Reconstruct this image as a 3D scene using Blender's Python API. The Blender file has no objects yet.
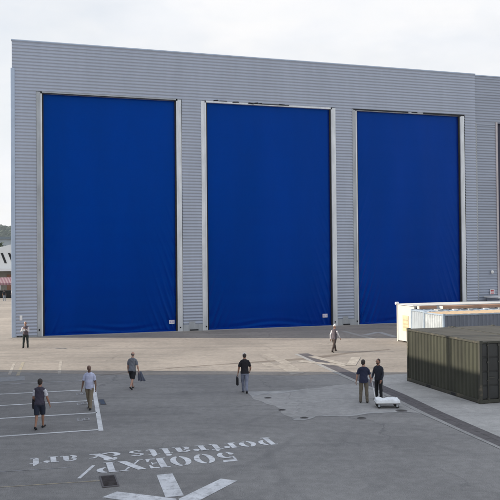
import bpy, bmesh, math, random
from mathutils import Vector, Matrix, kdtree
random.seed(7)
R = math.radians
S = bpy.context.scene
C = S.collection

# ------------------------------------------------------------------ frames
AZ = R(16.508)
CU, SU = math.cos(AZ), math.sin(AZ)
A0 = (-18.98, 57.55)                       # left foot of the hangar front


def W(u, v, z=0.0):
    """hangar grid (u along the front, v out into the yard) -> world"""
    return Vector((A0[0] + CU*u + SU*v, A0[1] + SU*u - CU*v, z))


# ------------------------------------------------------------------ helpers
def tag(o, label=None, cat=None, group=None, kind=None):
    if label: o['label'] = label
    if cat: o['category'] = cat
    if group: o['group'] = group
    if kind: o['kind'] = kind
    return o


def empty(name, loc, rz=0.0):
    o = bpy.data.objects.new(name, None)
    C.objects.link(o)
    o.location = loc
    o.rotation_euler = (0, 0, rz)
    o.empty_display_size = 0.3
    return o


class MB:
    def __init__(self):
        self.v = []; self.f = []; self.m = []

    def poly(self, pts, mi=0):
        b = len(self.v)
        self.v += [tuple(p) for p in pts]
        self.f.append(tuple(range(b, b+len(pts)))); self.m.append(mi)
        return self

    def box(self, x0, x1, y0, y1, z0, z1, mi=0):
        b = len(self.v)
        self.v += [(x0,y0,z0),(x1,y0,z0),(x1,y1,z0),(x0,y1,z0),(x0,y0,z1),(x1,y0,z1),(x1,y1,z1),(x0,y1,z1)]
        for q in ((0,3,2,1),(4,5,6,7),(0,1,5,4),(1,2,6,5),(2,3,7,6),(3,0,4,7)):
            self.f.append(tuple(b+i for i in q)); self.m.append(mi)
        return self

    def tube(self, pts, rad, seg=10, mi=0):
        pts = [Vector(p) for p in pts]
        if not isinstance(rad, (list, tuple)): rad = [rad]*len(pts)
        rings = []
        for i, p in enumerate(pts):
            t = (pts[min(i+1, len(pts)-1)] - pts[max(i-1, 0)]).normalized()
            ref = Vector((0,0,1)) if abs(t.z) < 0.9 else Vector((1,0,0))
            a = t.cross(ref).normalized(); c = a.cross(t)
            b = len(self.v)
            for k in range(seg):
                w = 2*math.pi*k/seg
                q = p + a*math.cos(w)*rad[i] + c*math.sin(w)*rad[i]
                self.v.append(tuple(q))
            rings.append(b)
        for i in range(len(rings)-1):
            for k in range(seg):
                k2 = (k+1) % seg
                self.f.append((rings[i]+k, rings[i]+k2, rings[i+1]+k2, rings[i+1]+k)); self.m.append(mi)
        self.f.append(tuple(rings[0]+k for k in range(seg))[::-1]); self.m.append(mi)
        self.f.append(tuple(rings[-1]+k for k in range(seg))); self.m.append(mi)
        return self

    def build(self, name, mats, parent=None, smooth=False, bevel=0.0):
        me = bpy.data.meshes.new(name)
        me.from_pydata(self.v, [], self.f)
        if not isinstance(mats, (list, tuple)): mats = [mats]
        for m in mats: me.materials.append(m)
        for p, mi in zip(me.polygons, self.m):
            p.material_index = mi
            p.use_smooth = smooth
        bm = bmesh.new(); bm.from_mesh(me)
        bmesh.ops.recalc_face_normals(bm, faces=bm.faces)
        bm.to_mesh(me); bm.free()
        o = bpy.data.objects.new(name, me)
        C.objects.link(o)
        if parent: o.parent = parent
        if bevel:
            md = o.modifiers.new('bevel', 'BEVEL'); md.width = bevel; md.segments = 2; md.limit_method = 'ANGLE'
        return o


def ellipsoid(mb, c, r, seg=12, rings=8, mi=0, rot=None):
    c = Vector(c); b = len(mb.v)
    for i in range(rings+1):
        t = math.pi*i/rings
        for k in range(seg):
            p = 2*math.pi*k/seg
            q = Vector((r[0]*math.sin(t)*math.cos(p), r[1]*math.sin(t)*math.sin(p), r[2]*math.cos(t)))
            if rot: q = rot @ q
            mb.v.append(tuple(c+q))
    for i in range(rings):
        for k in range(seg):
            k2 = (k+1) % seg
            mb.f.append((b+i*seg+k, b+i*seg+k2, b+(i+1)*seg+k2, b+(i+1)*seg+k)); mb.m.append(mi)


def copy_tree(o, parent=None):
    c = o.copy(); C.objects.link(c)
    if parent: c.parent = parent
    for ch in list(o.children): copy_tree(ch, c)
    return c


# ------------------------------------------------------------------ materials
def mat(name, col, rough=0.6, metal=0.0, var=0.12, scale=3.0, bump=0.0, bscale=40.0, spec=0.5,
        stretch=(1,1,1), col2=None, thr=None, coat=0.0):
    """principled + two octaves of colour wear + fine bump, in object space"""
    m = bpy.data.materials.new(name); m.use_nodes = True
    nt = m.node_tree; N = nt.nodes; L = nt.links
    bs = N['Principled BSDF']
    bs.inputs['Roughness'].default_value = rough
    bs.inputs['Metallic'].default_value = metal
    bs.inputs['Specular IOR Level'].default_value = spec
    if coat: bs.inputs['Coat Weight'].default_value = coat; bs.inputs['Coat Roughness'].default_value = 0.3
    tc = N.new('ShaderNodeTexCoord'); mp = N.new('ShaderNodeMapping')
    mp.inputs['Scale'].default_value = stretch
    L.new(tc.outputs['Object'], mp.inputs['Vector'])
    n1 = N.new('ShaderNodeTexNoise'); n1.inputs['Scale'].default_value = scale; n1.inputs['Detail'].default_value = 7
    n1.inputs['Roughness'].default_value = 0.65
    L.new(mp.outputs['Vector'], n1.inputs['Vector'])
    rp = N.new('ShaderNodeValToRGB')
    lo = [c*(1-var*1.6) for c in col[:3]]; hi = [c*(1+var*1.6) for c in col[:3]]
    if col2 is not None: hi = col2
    rp.color_ramp.elements[0].position = thr[0] if thr else 0.25
    rp.color_ramp.elements[1].position = thr[1] if thr else 0.75
    rp.color_ramp.elements[0].color = (*(col if col2 is not None else lo), 1)
    rp.color_ramp.elements[1].color = (*hi, 1)
    L.new(n1.outputs['Fac'], rp.inputs['Fac'])
    L.new(rp.outputs['Color'], bs.inputs['Base Color'])
    if bump:
        n2 = N.new('ShaderNodeTexNoise'); n2.inputs['Scale'].default_value = bscale; n2.inputs['Detail'].default_value = 4
        L.new(tc.outputs['Object'], n2.inputs['Vector'])
        bp = N.new('ShaderNodeBump'); bp.inputs['Strength'].default_value = bump; bp.inputs['Distance'].default_value = 0.02
        L.new(n2.outputs['Fac'], bp.inputs['Height']); L.new(bp.outputs['Normal'], bs.inputs['Normal'])
    return m


def mixc(nt, fac, a, b, mode='MIX'):
    n = nt.nodes.new('ShaderNodeMix'); n.data_type = 'RGBA'; n.blend_type = mode
    for sock, val in ((n.inputs[0], fac), (n.inputs[6], a), (n.inputs[7], b)):
        if hasattr(val, 'default_value') or hasattr(val, 'is_output'): nt.links.new(val, sock)
        elif isinstance(val, (int, float)): sock.default_value = val
        else: sock.default_value = (*val, 1)
    return n.outputs[2]


def noise(nt, vec, scale, detail=6, rough=0.6, lo=0.4, hi=0.6):
    n = nt.nodes.new('ShaderNodeTexNoise'); n.inputs['Scale'].default_value = scale
    n.inputs['Detail'].default_value = detail; n.inputs['Roughness'].default_value = rough
    nt.links.new(vec, n.inputs['Vector'])
    r = nt.nodes.new('ShaderNodeMapRange'); r.inputs[1].default_value = lo; r.inputs[2].default_value = hi
    nt.links.new(n.outputs['Fac'], r.inputs[0])
    return r.outputs[0]


def ground_mat(name, base, alt, spot, crack_scale, crack_w, crack_col, grain=0.35, joints=None, rough=0.9, streak=0.5):
    m = bpy.data.materials.new(name); m.use_nodes = True
    nt = m.node_tree; N = nt.nodes; L = nt.links
    bs = N['Principled BSDF']; bs.inputs['Roughness'].default_value = rough
    bs.inputs['Specular IOR Level'].default_value = 0.3
    g = N.new('ShaderNodeNewGeometry'); P = g.outputs['Position']
    c = mixc(nt, noise(nt, P, 0.16, 7, 0.6, 0.36, 0.64), base, alt)
    # wheel-worn streaks along the yard
    mp = N.new('ShaderNodeMapping'); mp.inputs['Rotation'].default_value = (0, 0, R(-20)); mp.inputs['Scale'].default_value = (0.12, 1.1, 1)
    L.new(P, mp.inputs['Vector'])
    st = noise(nt, mp.outputs['Vector'], 0.9, 5, 0.6, 0.5, 0.75)
    mu = N.new('ShaderNodeMath'); mu.operation = 'MULTIPLY'; mu.inputs[1].default_value = streak; L.new(st, mu.inputs[0])
    c = mixc(nt, mu.outputs[0], c, spot)
    # blotches
    b2 = noise(nt, P, 0.75, 4, 0.55, 0.60, 0.74)
    mu2 = N.new('ShaderNodeMath'); mu2.operation = 'MULTIPLY'; mu2.inputs[1].default_value = 0.38; L.new(b2, mu2.inputs[0])
    c = mixc(nt, mu2.outputs[0], c, spot)
    # small patches and scuffs
    b3 = noise(nt, P, 3.2, 5, 0.7, 0.40, 0.66)
    sc3 = N.new('ShaderNodeMapRange'); sc3.inputs[3].default_value = 0.90; sc3.inputs[4].default_value = 1.10; L.new(b3, sc3.inputs[0])
    c = mixc(nt, 1.0, c, sc3.outputs[0], 'MULTIPLY')
    # tyre arcs: thin dark rings round a few turning centres
    for cx, cy, rad in ((-3.0, 14.0, 13.0), (9.0, 22.0, 9.0), (-14.0, 30.0, 17.0)):
        dv = N.new('ShaderNodeVectorMath'); dv.operation = 'DISTANCE'; dv.inputs[1].default_value = (cx, cy, 0); L.new(P, dv.inputs[0])
        wob = N.new('ShaderNodeMath'); wob.operation = 'ADD'; L.new(dv.outputs['Value'], wob.inputs[0])
        nz_ = noise(nt, P, 0.12, 2, 0.5, 0.0, 1.0); L.new(nz_, wob.inputs[1])
        for off in (0.0, 1.7):
            sb = N.new('ShaderNodeMath'); sb.operation = 'SUBTRACT'; sb.inputs[1].default_value = rad+off; L.new(wob.outputs[0], sb.inputs[0])
            ab = N.new('ShaderNodeMath'); ab.operation = 'ABSOLUTE'; L.new(sb.outputs[0], ab.inputs[0])
            rg = N.new('ShaderNodeMapRange'); rg.inputs[1].default_value = 0.04; rg.inputs[2].default_value = 0.22; rg.inputs[3].default_value = 0.30; rg.inputs[4].default_value = 0.0
            L.new(ab.outputs[0], rg.inputs[0])
            gt_ = N.new('ShaderNodeMath'); gt_.operation = 'MULTIPLY'; L.new(rg.outputs[0], gt_.inputs[0]); L.new(noise(nt, P, 0.35, 4, 0.6, 0.42, 0.62), gt_.inputs[1])
            c = mixc(nt, gt_.outputs[0], c, spot)
    # aggregate speckle
    sp = noise(nt, P, 38, 3, 0.7, 0.3, 0.7)
    md = N.new('ShaderNodeMapRange'); md.inputs[3].default_value = 1-grain; md.inputs[4].default_value = 1+grain
    L.new(sp, md.inputs[0])
    c = mixc(nt, 1.0, c, md.outputs[0], 'MULTIPLY')
    # cracks
    wv = N.new('ShaderNodeTexNoise'); wv.inputs['Scale'].default_value = 0.9; wv.inputs['Detail'].default_value = 5
    L.new(P, wv.inputs['Vector'])
    ad = N.new('ShaderNodeVectorMath'); ad.operation = 'ADD'
    sc = N.new('ShaderNodeVectorMath'); sc.operation = 'SCALE'; sc.inputs['Scale'].default_value = 1.6
    L.new(wv.outputs['Color'], sc.inputs[0]); L.new(P, ad.inputs[0]); L.new(sc.outputs[0], ad.inputs[1])
    vo = N.new('ShaderNodeTexVoronoi'); vo.feature = 'DISTANCE_TO_EDGE'; vo.inputs['Scale'].default_value = crack_scale
    L.new(ad.outputs[0], vo.inputs['Vector'])
    cr = N.new('ShaderNodeMapRange'); cr.inputs[1].default_value = 0.0; cr.inputs[2].default_value = crack_w
    cr.inputs[3].default_value = 1.0; cr.inputs[4].default_value = 0.0
    L.new(vo.outputs['Distance'], cr.inputs[0])
    gate = noise(nt, P, 0.22, 3, 0.5, 0.46, 0.6)
    mg = N.new('ShaderNodeMath'); mg.operation = 'MULTIPLY'; L.new(cr.outputs[0], mg.inputs[0]); L.new(gate, mg.inputs[1])
    mg2 = N.new('ShaderNodeMath'); mg2.operation = 'MULTIPLY'; mg2.inputs[1].default_value = 0.55; L.new(mg.outputs[0], mg2.inputs[0])
    c = mixc(nt, mg2.outputs[0], c, crack_col)
    L.new(c, bs.inputs['Base Color'])
    bp = N.new('ShaderNodeBump'); bp.inputs['Strength'].default_value = 0.35; bp.inputs['Distance'].default_value = 0.01
    L.new(sp, bp.inputs['Height']); L.new(bp.outputs['Normal'], bs.inputs['Normal'])
    return m


def paint_mat(name, col, under, wear=0.5, scale=5.0):
    m = bpy.data.materials.new(name); m.use_nodes = True
    nt = m.node_tree; bs = nt.nodes['Principled BSDF']; bs.inputs['Roughness'].default_value = 0.75
    g = nt.nodes.new('ShaderNodeNewGeometry'); P = g.outputs['Position']
    a = noise(nt, P, scale, 8, 0.75, wear-0.12, wear+0.16)
    c = mixc(nt, a, under, col)
    f = noise(nt, P, 1.3, 4, 0.6, 0.35, 0.7)
    mm = nt.nodes.new('ShaderNodeMath'); mm.operation = 'MULTIPLY'; mm.inputs[1].default_value = 0.35
    nt.links.new(f, mm.inputs[0])
    c = mixc(nt, mm.outputs[0], c, under)
    nt.links.new(c, bs.inputs['Base Color'])
    return m


ASPH = (0.206, 0.201, 0.197)
M = {}
M['asphalt'] = ground_mat('asphalt', ASPH, (0.268, 0.261, 0.254), (0.132, 0.131, 0.134), 0.16, 0.009, (0.10, 0.10, 0.105), 0.34)
M['apron'] = ground_mat('apron_concrete', (0.255, 0.229, 0.202), (0.340, 0.304, 0.266), (0.175, 0.163, 0.150), 0.13, 0.012, (0.13, 0.115, 0.10), 0.20, streak=0.75)
M['pad'] = ground_mat('pad_concrete', (0.355, 0.35, 0.34), (0.44, 0.43, 0.415), (0.25, 0.248, 0.242), 0.2, 0.010, (0.12, 0.12, 0.12), 0.18)
M['patch'] = ground_mat('patch_concrete', (0.285, 0.280, 0.274), (0.375, 0.366, 0.357), (0.205, 0.203, 0.202), 0.28, 0.012, (0.10, 0.10, 0.10), 0.2)
M['tar'] = ground_mat('tar_strip', (0.165, 0.140, 0.120), (0.22, 0.19, 0.16), (0.12, 0.10, 0.09), 0.5, 0.02, (0.08, 0.07, 0.07), 0.25)
M['pale_edge'] = ground_mat('pale_edge', (0.43, 0.42, 0.41), (0.50, 0.49, 0.47), (0.30, 0.29, 0.28), 0.6, 0.02, (0.15, 0.15, 0.15), 0.3)
M['haunch'] = ground_mat('haunch_concrete', (0.27, 0.267, 0.262), (0.35, 0.345, 0.335), (0.22, 0.22, 0.22), 0.5, 0.03, (0.12, 0.12, 0.12), 0.3)
M['steel_cover'] = mat('channel_cover', (0.105, 0.097, 0.100), 0.7, 0.1, 0.25, 4, 0.3, 60)
M['iron'] = mat('cast_iron', (0.085, 0.082, 0.080), 0.7, 0.1, 0.2, 8, 0.4, 50)
M['rim'] = paint_mat('broken_rim', (0.42, 0.415, 0.405), (0.25, 0.25, 0.25), 0.49, 2.2)
M['white_paint'] = paint_mat('white_road_paint', (0.72, 0.73, 0.74), (0.205, 0.206, 0.213), 0.32, 6)
M['stencil_paint'] = paint_mat('stencil_paint', (0.74, 0.75, 0.77), (0.205, 0.206, 0.213), 0.35, 5)
M['worn_paint'] = paint_mat('worn_road_paint', (0.50, 0.46, 0.40), (0.27, 0.24, 0.205), 0.5, 2.8)
M['yellow_paint'] = paint_mat('yellow_road_paint', (0.46, 0.37, 0.22), (0.19, 0.20, 0.21), 0.46, 4)
M['thin_paint'] = paint_mat('thin_worn_paint', (0.46, 0.46, 0.48), (0.205, 0.206, 0.213), 0.5, 5)

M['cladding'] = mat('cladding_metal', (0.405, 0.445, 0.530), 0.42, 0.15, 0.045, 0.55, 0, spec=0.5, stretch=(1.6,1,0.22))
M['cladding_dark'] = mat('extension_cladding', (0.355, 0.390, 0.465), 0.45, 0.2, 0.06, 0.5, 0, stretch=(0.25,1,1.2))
M['galv'] = mat('galvanised_post', (0.66, 0.69, 0.72), 0.38, 0.3, 0.14, 1.8, 0.05, 30, stretch=(1,1,0.25))
M['galv_dull'] = mat('dull_galvanised', (0.40, 0.425, 0.45), 0.5, 0.3, 0.16, 1.6, 0.05, 30, stretch=(1,1,0.25))
M['trim'] = mat('trim_blue_grey', (0.42, 0.50, 0.62), 0.4, 0.2, 0.06, 1.0)
M['gap'] = mat('dark_gap', (0.012, 0.013, 0.016), 0.8)
M['roof'] = mat('roof_membrane', (0.30, 0.31, 0.33), 0.7, 0.1)
M['plinth'] = mat('plinth_concrete', (0.36, 0.36, 0.35), 0.8, 0, 0.15, 2.0, 0.2, 30)
M['white'] = mat('white_plastic', (0.78, 0.78, 0.78), 0.5, 0, 0.05, 4)
M['sticker_ink'] = mat('sticker_ink', (0.45, 0.40, 0.62), 0.5, 0, 0.1)
M['red'] = mat('sign_red', (0.45, 0.06, 0.07), 0.5)
M['rubber'] = mat('rubber', (0.02, 0.02, 0.02), 0.85)
M['lamp_glass'] = mat('lamp_glass', (0.80, 0.80, 0.78), 0.2, 0, 0.02)


def tarp_mat():
    m = bpy.data.materials.new('blue_door_fabric'); m.use_nodes = True
    nt = m.node_tree; N = nt.nodes; L = nt.links; bs = N['Principled BSDF']
    bs.inputs['Roughness'].default_value = 0.30
    bs.inputs['Specular IOR Level'].default_value = 0.70; bs.inputs['Specular Tint'].default_value = (0.0, 0.34, 1.0, 1)
    tc = N.new('ShaderNodeTexCoord'); P = tc.outputs['Object']
    mp = N.new('ShaderNodeMapping'); mp.inputs['Scale'].default_value = (0.3, 1, 0.06); L.new(P, mp.inputs['Vector'])
    c = mixc(nt, noise(nt, mp.outputs[0], 1.3, 5, 0.6, 0.35, 0.65), (0.0, 0.0175, 0.225), (0.0, 0.0215, 0.265))
    # fine welded seams between the fabric lengths
    sx = N.new('ShaderNodeSeparateXYZ'); L.new(P, sx.inputs[0])
    md = N.new('ShaderNodeMath'); md.operation = 'MODULO'; md.inputs[1].default_value = 1.52; L.new(sx.outputs['Z'], md.inputs[0])
    lt = N.new('ShaderNodeMath'); lt.operation = 'LESS_THAN'; lt.inputs[1].default_value = 0.05; L.new(md.outputs[0], lt.inputs[0])
    ml = N.new('ShaderNodeMath'); ml.operation = 'MULTIPLY'; ml.inputs[1].default_value = 0.24; L.new(lt.outputs[0], ml.inputs[0])
    c = mixc(nt, ml.outputs[0], c, (0.0004, 0.022, 0.20))
    # dust at the foot
    L.new(c, bs.inputs['Base Color'])
    n2 = N.new('ShaderNodeTexNoise'); n2.inputs['Scale'].default_value = 0.9; n2.inputs['Detail'].default_value = 5
    L.new(P, n2.inputs['Vector'])
    bp = N.new('ShaderNodeBump'); bp.inputs['Strength'].default_value = 0.18; bp.inputs['Distance'].default_value = 0.1
    L.new(n2.outputs['Fac'], bp.inputs['Height']); L.new(bp.outputs['Normal'], bs.inputs['Normal'])
    return m


M['tarp'] = tarp_mat()


# ------------------------------------------------------------------ ground
def sheet(name, pts, z, m, jitter=0.0, sub=0.6, kind='structure'):
    """flat sheet from hangar-grid points, edges broken up a little"""
    out = []
    for i in range(len(pts)):
        p, q = pts[i], pts[(i+1) % len(pts)]
        d = math.hypot(q[0]-p[0], q[1]-p[1]); n = max(1, int(d/sub)) if jitter else 1
        for k in range(n):
            t = k/n
            j = jitter if k else 0
            out.append((p[0]+(q[0]-p[0])*t + random.uniform(-j, j), p[1]+(q[1]-p[1])*t + random.uniform(-j, j)))
    me = bpy.data.meshes.new(name)
    bm = bmesh.new()
    vs = [bm.verts.new(W(a, b, z)) for a, b in out]
    f = bm.faces.new(vs); bmesh.ops.triangulate(bm, faces=[f])
    bmesh.ops.recalc_face_normals(bm, faces=bm.faces)
    for f in bm.faces:
        if f.normal.z < 0: f.normal_flip()
    bm.to_mesh(me); bm.free(); me.materials.append(m)
    o = bpy.data.objects.new(name, me); C.objects.link(o)
    if kind: o['kind'] = kind
    return o


g = MB(); g.poly([(-2200,-400,0),(2200,-400,0),(2200,2300,0),(-2200,2300,0)])
tag(g.build('ground', M['asphalt']), kind='structure')
# sunlit concrete apron in front of the doors, running on behind the parking bays
sheet('concrete_apron', [(-60,-70),(-0.01,-70),(-0.01,0.0),(70,0.0),(70,27.5),(19.0,26.9),(16.95,26.4),(16.5,25.6),(14.69,25.5),(11.81,24.2),(9.9,23.4),
                         (6.91,22.5),(2.99,20.5),(-0.07,18.9),(-3.14,18.1),(-60,18)], 0.004, M['apron'], 0.10, 1.2)  # near edge set along the shade line, so colour strengthens the sunlit contrast
sheet('concrete_pad', [(17.3,26.5),(19.0,26.9),(70,27.5),(70,48),(15.9,48),(16.3,40),(16.6,36),(17.0,33)], 0.008, M['pad'])  # grey tone begins along the shade line, standing for the concrete in shade
sheet('pavement_patch', [(10.92,29.09),(11.9,29.31),(12.89,29.52),(15.94,28.78),(16.62,29.0),(16.05,35.84),(15.49,35.04),(14.22,35.0),(13.05,35.26),
                         (12.12,34.84),(11.23,35.27),(10.95,34.25),(11.17,32.51),(10.75,30.9)], 0.004, M['patch'], 0.10, 0.5)
# broken pale rim of the patch
sheet('pavement', [(10.9,29.0),(11.9,29.25),(12.9,29.45),(13.9,29.2),(13.8,29.42),(12.4,29.95),(11.4,29.9),(10.75,30.6)], 0.008, M['rim'], 0.07, 0.4)
sheet('pavement', [(12.2,34.75),(13.1,35.1),(14.2,34.85),(15.5,34.9),(16.0,35.6),(15.3,35.25),(14.2,35.1),(13.1,35.32),(12.3,34.95)], 0.008, M['rim'], 0.05, 0.3)
sheet('pavement', [(11.0,35.0),(11.5,35.15),(12.0,34.85),(11.9,35.05),(11.3,35.4),(11.0,35.3)], 0.008, M['rim'], 0.05, 0.3)
# repaired trench across the apron
sheet('road_seam', [(5.0,21.9),(6.6,21.35),(9.6,20.45),(12.6,20.1),(15.5,19.7),(17.6,19.35),(20.7,18.0),(24.2,17.3),(24.2,17.6),(20.7,18.5),(17.7,20.1),
                    (15.5,20.2),(12.6,20.4),(9.6,20.65),(6.6,21.5),(5.0,22.0)], 0.006, M['tar'], 0.06, 0.6)
# pale concrete haunch beside the drain
sheet('drain_haunch', [(17.50,17.4),(17.75,17.4),(17.08,26.0),(16.66,32.0),(16.24,35.9),(15.94,40.4),(15.6,46),(15.35,46),(15.72,40.4),(16.0,35.9),(16.42,32.0),(16.80,26.0)], 0.011, M['haunch'], 0.0)

# drain channel: thick steel cover plates, one long channel
dr = empty('drain_channel', W(17.2, 28))
tag(dr, 'long dark steel drain channel running across the yard beside the olive container', 'drain')
line = [(17.95, 17.4), (17.30, 26.0), (16.86, 32.0), (16.42, 35.9), (16.08, 40.4), (15.7, 46)]
def on_line(v):
    for (a, b), (c, d) in zip(line, line[1:]):
        if b <= v <= d: return a + (c-a)*(v-b)/(d-b)
    return line[-1][0]
mb = MB()
v = 17.4
while v < 45.9:
    v2 = min(v+0.98, 46)
    for s0, s1 in ((-0.20, 0.135), (0.145, 0.48)):
        a, b = on_line(v), on_line(v2)
        q = [W(a+s0, v+0.01), W(a+s1, v+0.01), W(b+s1, v2-0.01), W(b+s0, v2-0.01)]
        base = len(mb.v)
        z1 = 0.0125 + random.uniform(0, 0.0015)
        for p in q: mb.v.append((p.x, p.y, 0.002))
        for p in q: mb.v.append((p.x, p.y, z1))
        for f in ((4,5,6,7),(0,1,5,4),(1,2,6,5),(2,3,7,6),(3,0,4,7)):
            mb.f.append(tuple(base+i for i in f)); mb.m.append(0)
    v = v2
o = mb.build('cover_plates', M['steel_cover'], dr); o.matrix_parent_inverse = Matrix.Translation(-dr.location)


# ---- manholes
def manhole(u, v, r, label, square=False):
    p = W(u, v, 0)
    t = empty('manhole_cover', p, AZ)
    tag(t, label, 'manhole', 'small manhole covers in the yard')
    fr = MB(); n = 4 if square else 20
    off = math.pi/4 if square else 0
    k2 = 2**0.5 if square else 1
    for ring in range(n):
        a, b = off+2*math.pi*ring/n, off+2*math.pi*(ring+1)/n
        P = lambda w, rr, z: (rr*k2*math.cos(w), rr*k2*math.sin(w), z)
        fr.poly([P(a, r*1.22, 0.014), P(b, r*1.22, 0.014), P(b, r, 0.020), P(a, r, 0.020)])
        fr.poly([P(a, r*1.22, 0.0), P(b, r*1.22, 0.0), P(b, r*1.22, 0.014), P(a, r*1.22, 0.014)])
    fr.build('rim', M['steel_cover'], t)
    ld = MB()
    ld.poly([(r*k2*math.cos(off+2*math.pi*i/n), r*k2*math.sin(off+2*math.pi*i/n), 0.017) for i in range(n)])
    for i in range(-2, 3):
        w = r*0.7
        ld.box(-w, w, i*r*0.3-0.012*r*5, i*r*0.3+0.012*r*5, 0.017, 0.023)
    ld.build('lid', M['iron'], t)


manhole(11.42, 30.78, 0.13, 'small round manhole cover nearest the man with the white cap')
manhole(11.18, 33.35, 0.12, 'small round manhole cover on the left rim of the pale patch')
manhole(11.5, 35.0, 0.13, 'small round manhole cover at the nearest left tip of the pale patch')
manhole(13.51, 35.75, 0.14, 'small round manhole cover in asphalt just below the pale patch, left of the trolley')
manhole(15.55, 35.05, 0.19, 'round iron manhole cover between the trolley and the drain channel')
# square grate by the lettering
gt = empty('drain_grate', W(3.70, 40.65), AZ)
tag(gt, 'square rusty dark drain grate between the painted lettering and the big arrow', 'drain grate')
mb = MB()
for x0, x1, y0, y1 in ((-.22,.22,-.53,-.47),(-.22,.22,.47,.53),(-.22,-.18,-.47,.47),(.18,.22,-.47,.47)): mb.box(x0,x1,y0,y1,0,0.022)
mb.build('grate_frame', M['steel_cover'], gt)
mb = MB()
mb.poly([(-.18,-.47,.006),(.18,-.47,.006),(.18,.47,.006),(-.18,.47,.006)])
for i in range(12): mb.box(-.18,.18,-.455+i*.079,-.415+i*.079,0.006,0.018)
mb.build('grate_bars', mat('grate_brown', (0.055,0.047,0.047), 0.7, 0.2, 0.3, 6), gt)
# little blue grey plate beside the bay line
bp_ = empty('ground_plate', W(4.50, 29.35), AZ)
tag(bp_, 'small dark blue cover plate set in asphalt right of the bay line', 'cover plate')
mb = MB(); mb.box(-.10,.08,-.55,.55,0,.012); mb.build('plate', mat('plate_blue', (0.045,0.065,0.095), 0.6, 0.1, 0.2), bp_)
mb = MB(); mb.box(-.13,.11,-.59,-.552,0,.016).box(-.13,.11,.552,.59,0,.016).box(-.13,-.102,-.552,.552,0,.016).box(.082,.11,-.552,.552,0,.016)
mb.build('plate_rim', M['steel_cover'], bp_)


# ------------------------------------------------------------------ painted markings
def marking(name, polys, m, label, cat, group=None, z=0.006):
    mb = MB()
    for k, p in enumerate(polys):
        mb.poly([W(a, b, z + .0011*k) for a, b in p])
    o = mb.build(name, m)
    for f in o.data.polygons:
        if f.normal.z < 0: f.flip()
    return tag(o, label, cat, group)


def bar(p, q, w):
    d = Vector((q[0]-p[0], q[1]-p[1])); d.normalize(); n = Vector((-d.y, d.x))*w/2
    return [(p[0]+n.x, p[1]+n.y), (q[0]+n.x, q[1]+n.y), (q[0]-n.x, q[1]-n.y), (p[0]-n.x, p[1]-n.y)]


marking('parking_line', [bar((4.46,24.6),(3.99,34.62),0.17)], M['white_paint'], 'long white parking line beside the bald man, closing the bay ends', 'parking line')
bays = [(-8,34.1,3.92,34.42,'nearest white bay line, in front of the man in shorts'),
        (-8,31.0,4.1,31.46,'second nearest white bay line, behind the man with the vest'),
        (-8,28.3,4.16,28.85,'third white bay line, reaching the feet of the bald man'),
        (-8,25.5,3.9,26.1,'fourth white bay line, level with the bald man\'s waist'),
        (-3,22.9,4.3,23.4,'farthest thin white bay line in the shade')]
for a, b, c, d, l in bays:
    marking('bay_line', [bar((a,b),(c,d),0.14)], M['white_paint'] if d > 25 else M['thin_paint'], l, 'parking line', 'white lines across the parking bays')
marking('bay_line', [bar((-6,15.0),(3.3,15.4),0.12)], M['worn_paint'], 'sunlit worn white line along the top of the far bays', 'parking line', 'lines of the sunlit far bays', 0.0065)
marking('bay_line', [bar((0.55,15.4),(0.41,20.1),0.16)], M['worn_paint'], 'sunlit white stroke left of the yellow stroke', 'parking line', 'lines of the sunlit far bays', 0.0085)
marking('bay_line', [bar((3.22,15.5),(2.98,20.6),0.16)], M['worn_paint'], 'sunlit white stroke at the right end of the far bays', 'parking line', 'lines of the sunlit far bays', 0.0085)
marking('bay_line', [bar((1.05,15.4),(0.85,20.6),0.17)], M['yellow_paint'], 'faded yellow stroke beside the white stroke of the far bays', 'parking line', 'lines of the sunlit far bays', 0.0085)
marking('worn_marking', [[(-.6,20.9),(1.2,20.75),(1.25,22.2),(-.5,22.4)]], paint_mat('ghost_paint', (0.30,0.31,0.32), (0.205,0.206,0.213), 0.52, 2.5), 'pale worn paint block on the asphalt below the yellow stroke', 'road marking')
for (u, v), lb in zip(((3.75,27.1),(3.65,29.4),(3.5,32.55)), ('farthest faded bay number beside the bald man', 'faded bay number left of the bald man\'s shoes', 'nearest faded bay number beside the long parking line')):
    ps = []
    for k in range(2):
        x = u-0.19+k*0.24
        ps += [bar((x,v-.22),(x,v+.22),.06), bar((x+.04,v-.19),(x+.17,v-.19),.06), bar((x+.04,v+.19),(x+.17,v+.19),.06), bar((x+.165,v-.15),(x+.165,v+.15),.06)]
    marking('bay_number', ps, M['thin_paint'], lb, 'bay number', 'faded numbers in the parking bays')
marking('thin_line', [bar((-6,38.1),(2.79,38.95),0.045)], M['thin_paint'], 'thin white worn line under the word art', 'road line')
marking('yellow_line', [bar((-6,39.6),(3.46,40.51),0.06)], M['yellow_paint'], 'thin yellow line running left from the drain grate', 'road line')
marking('slash_mark', [bar((3.42,38.95),(2.93,40.12),0.10)], M['stencil_paint'], 'painted white slash left of the stencilled capital P', 'road marking')

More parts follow.
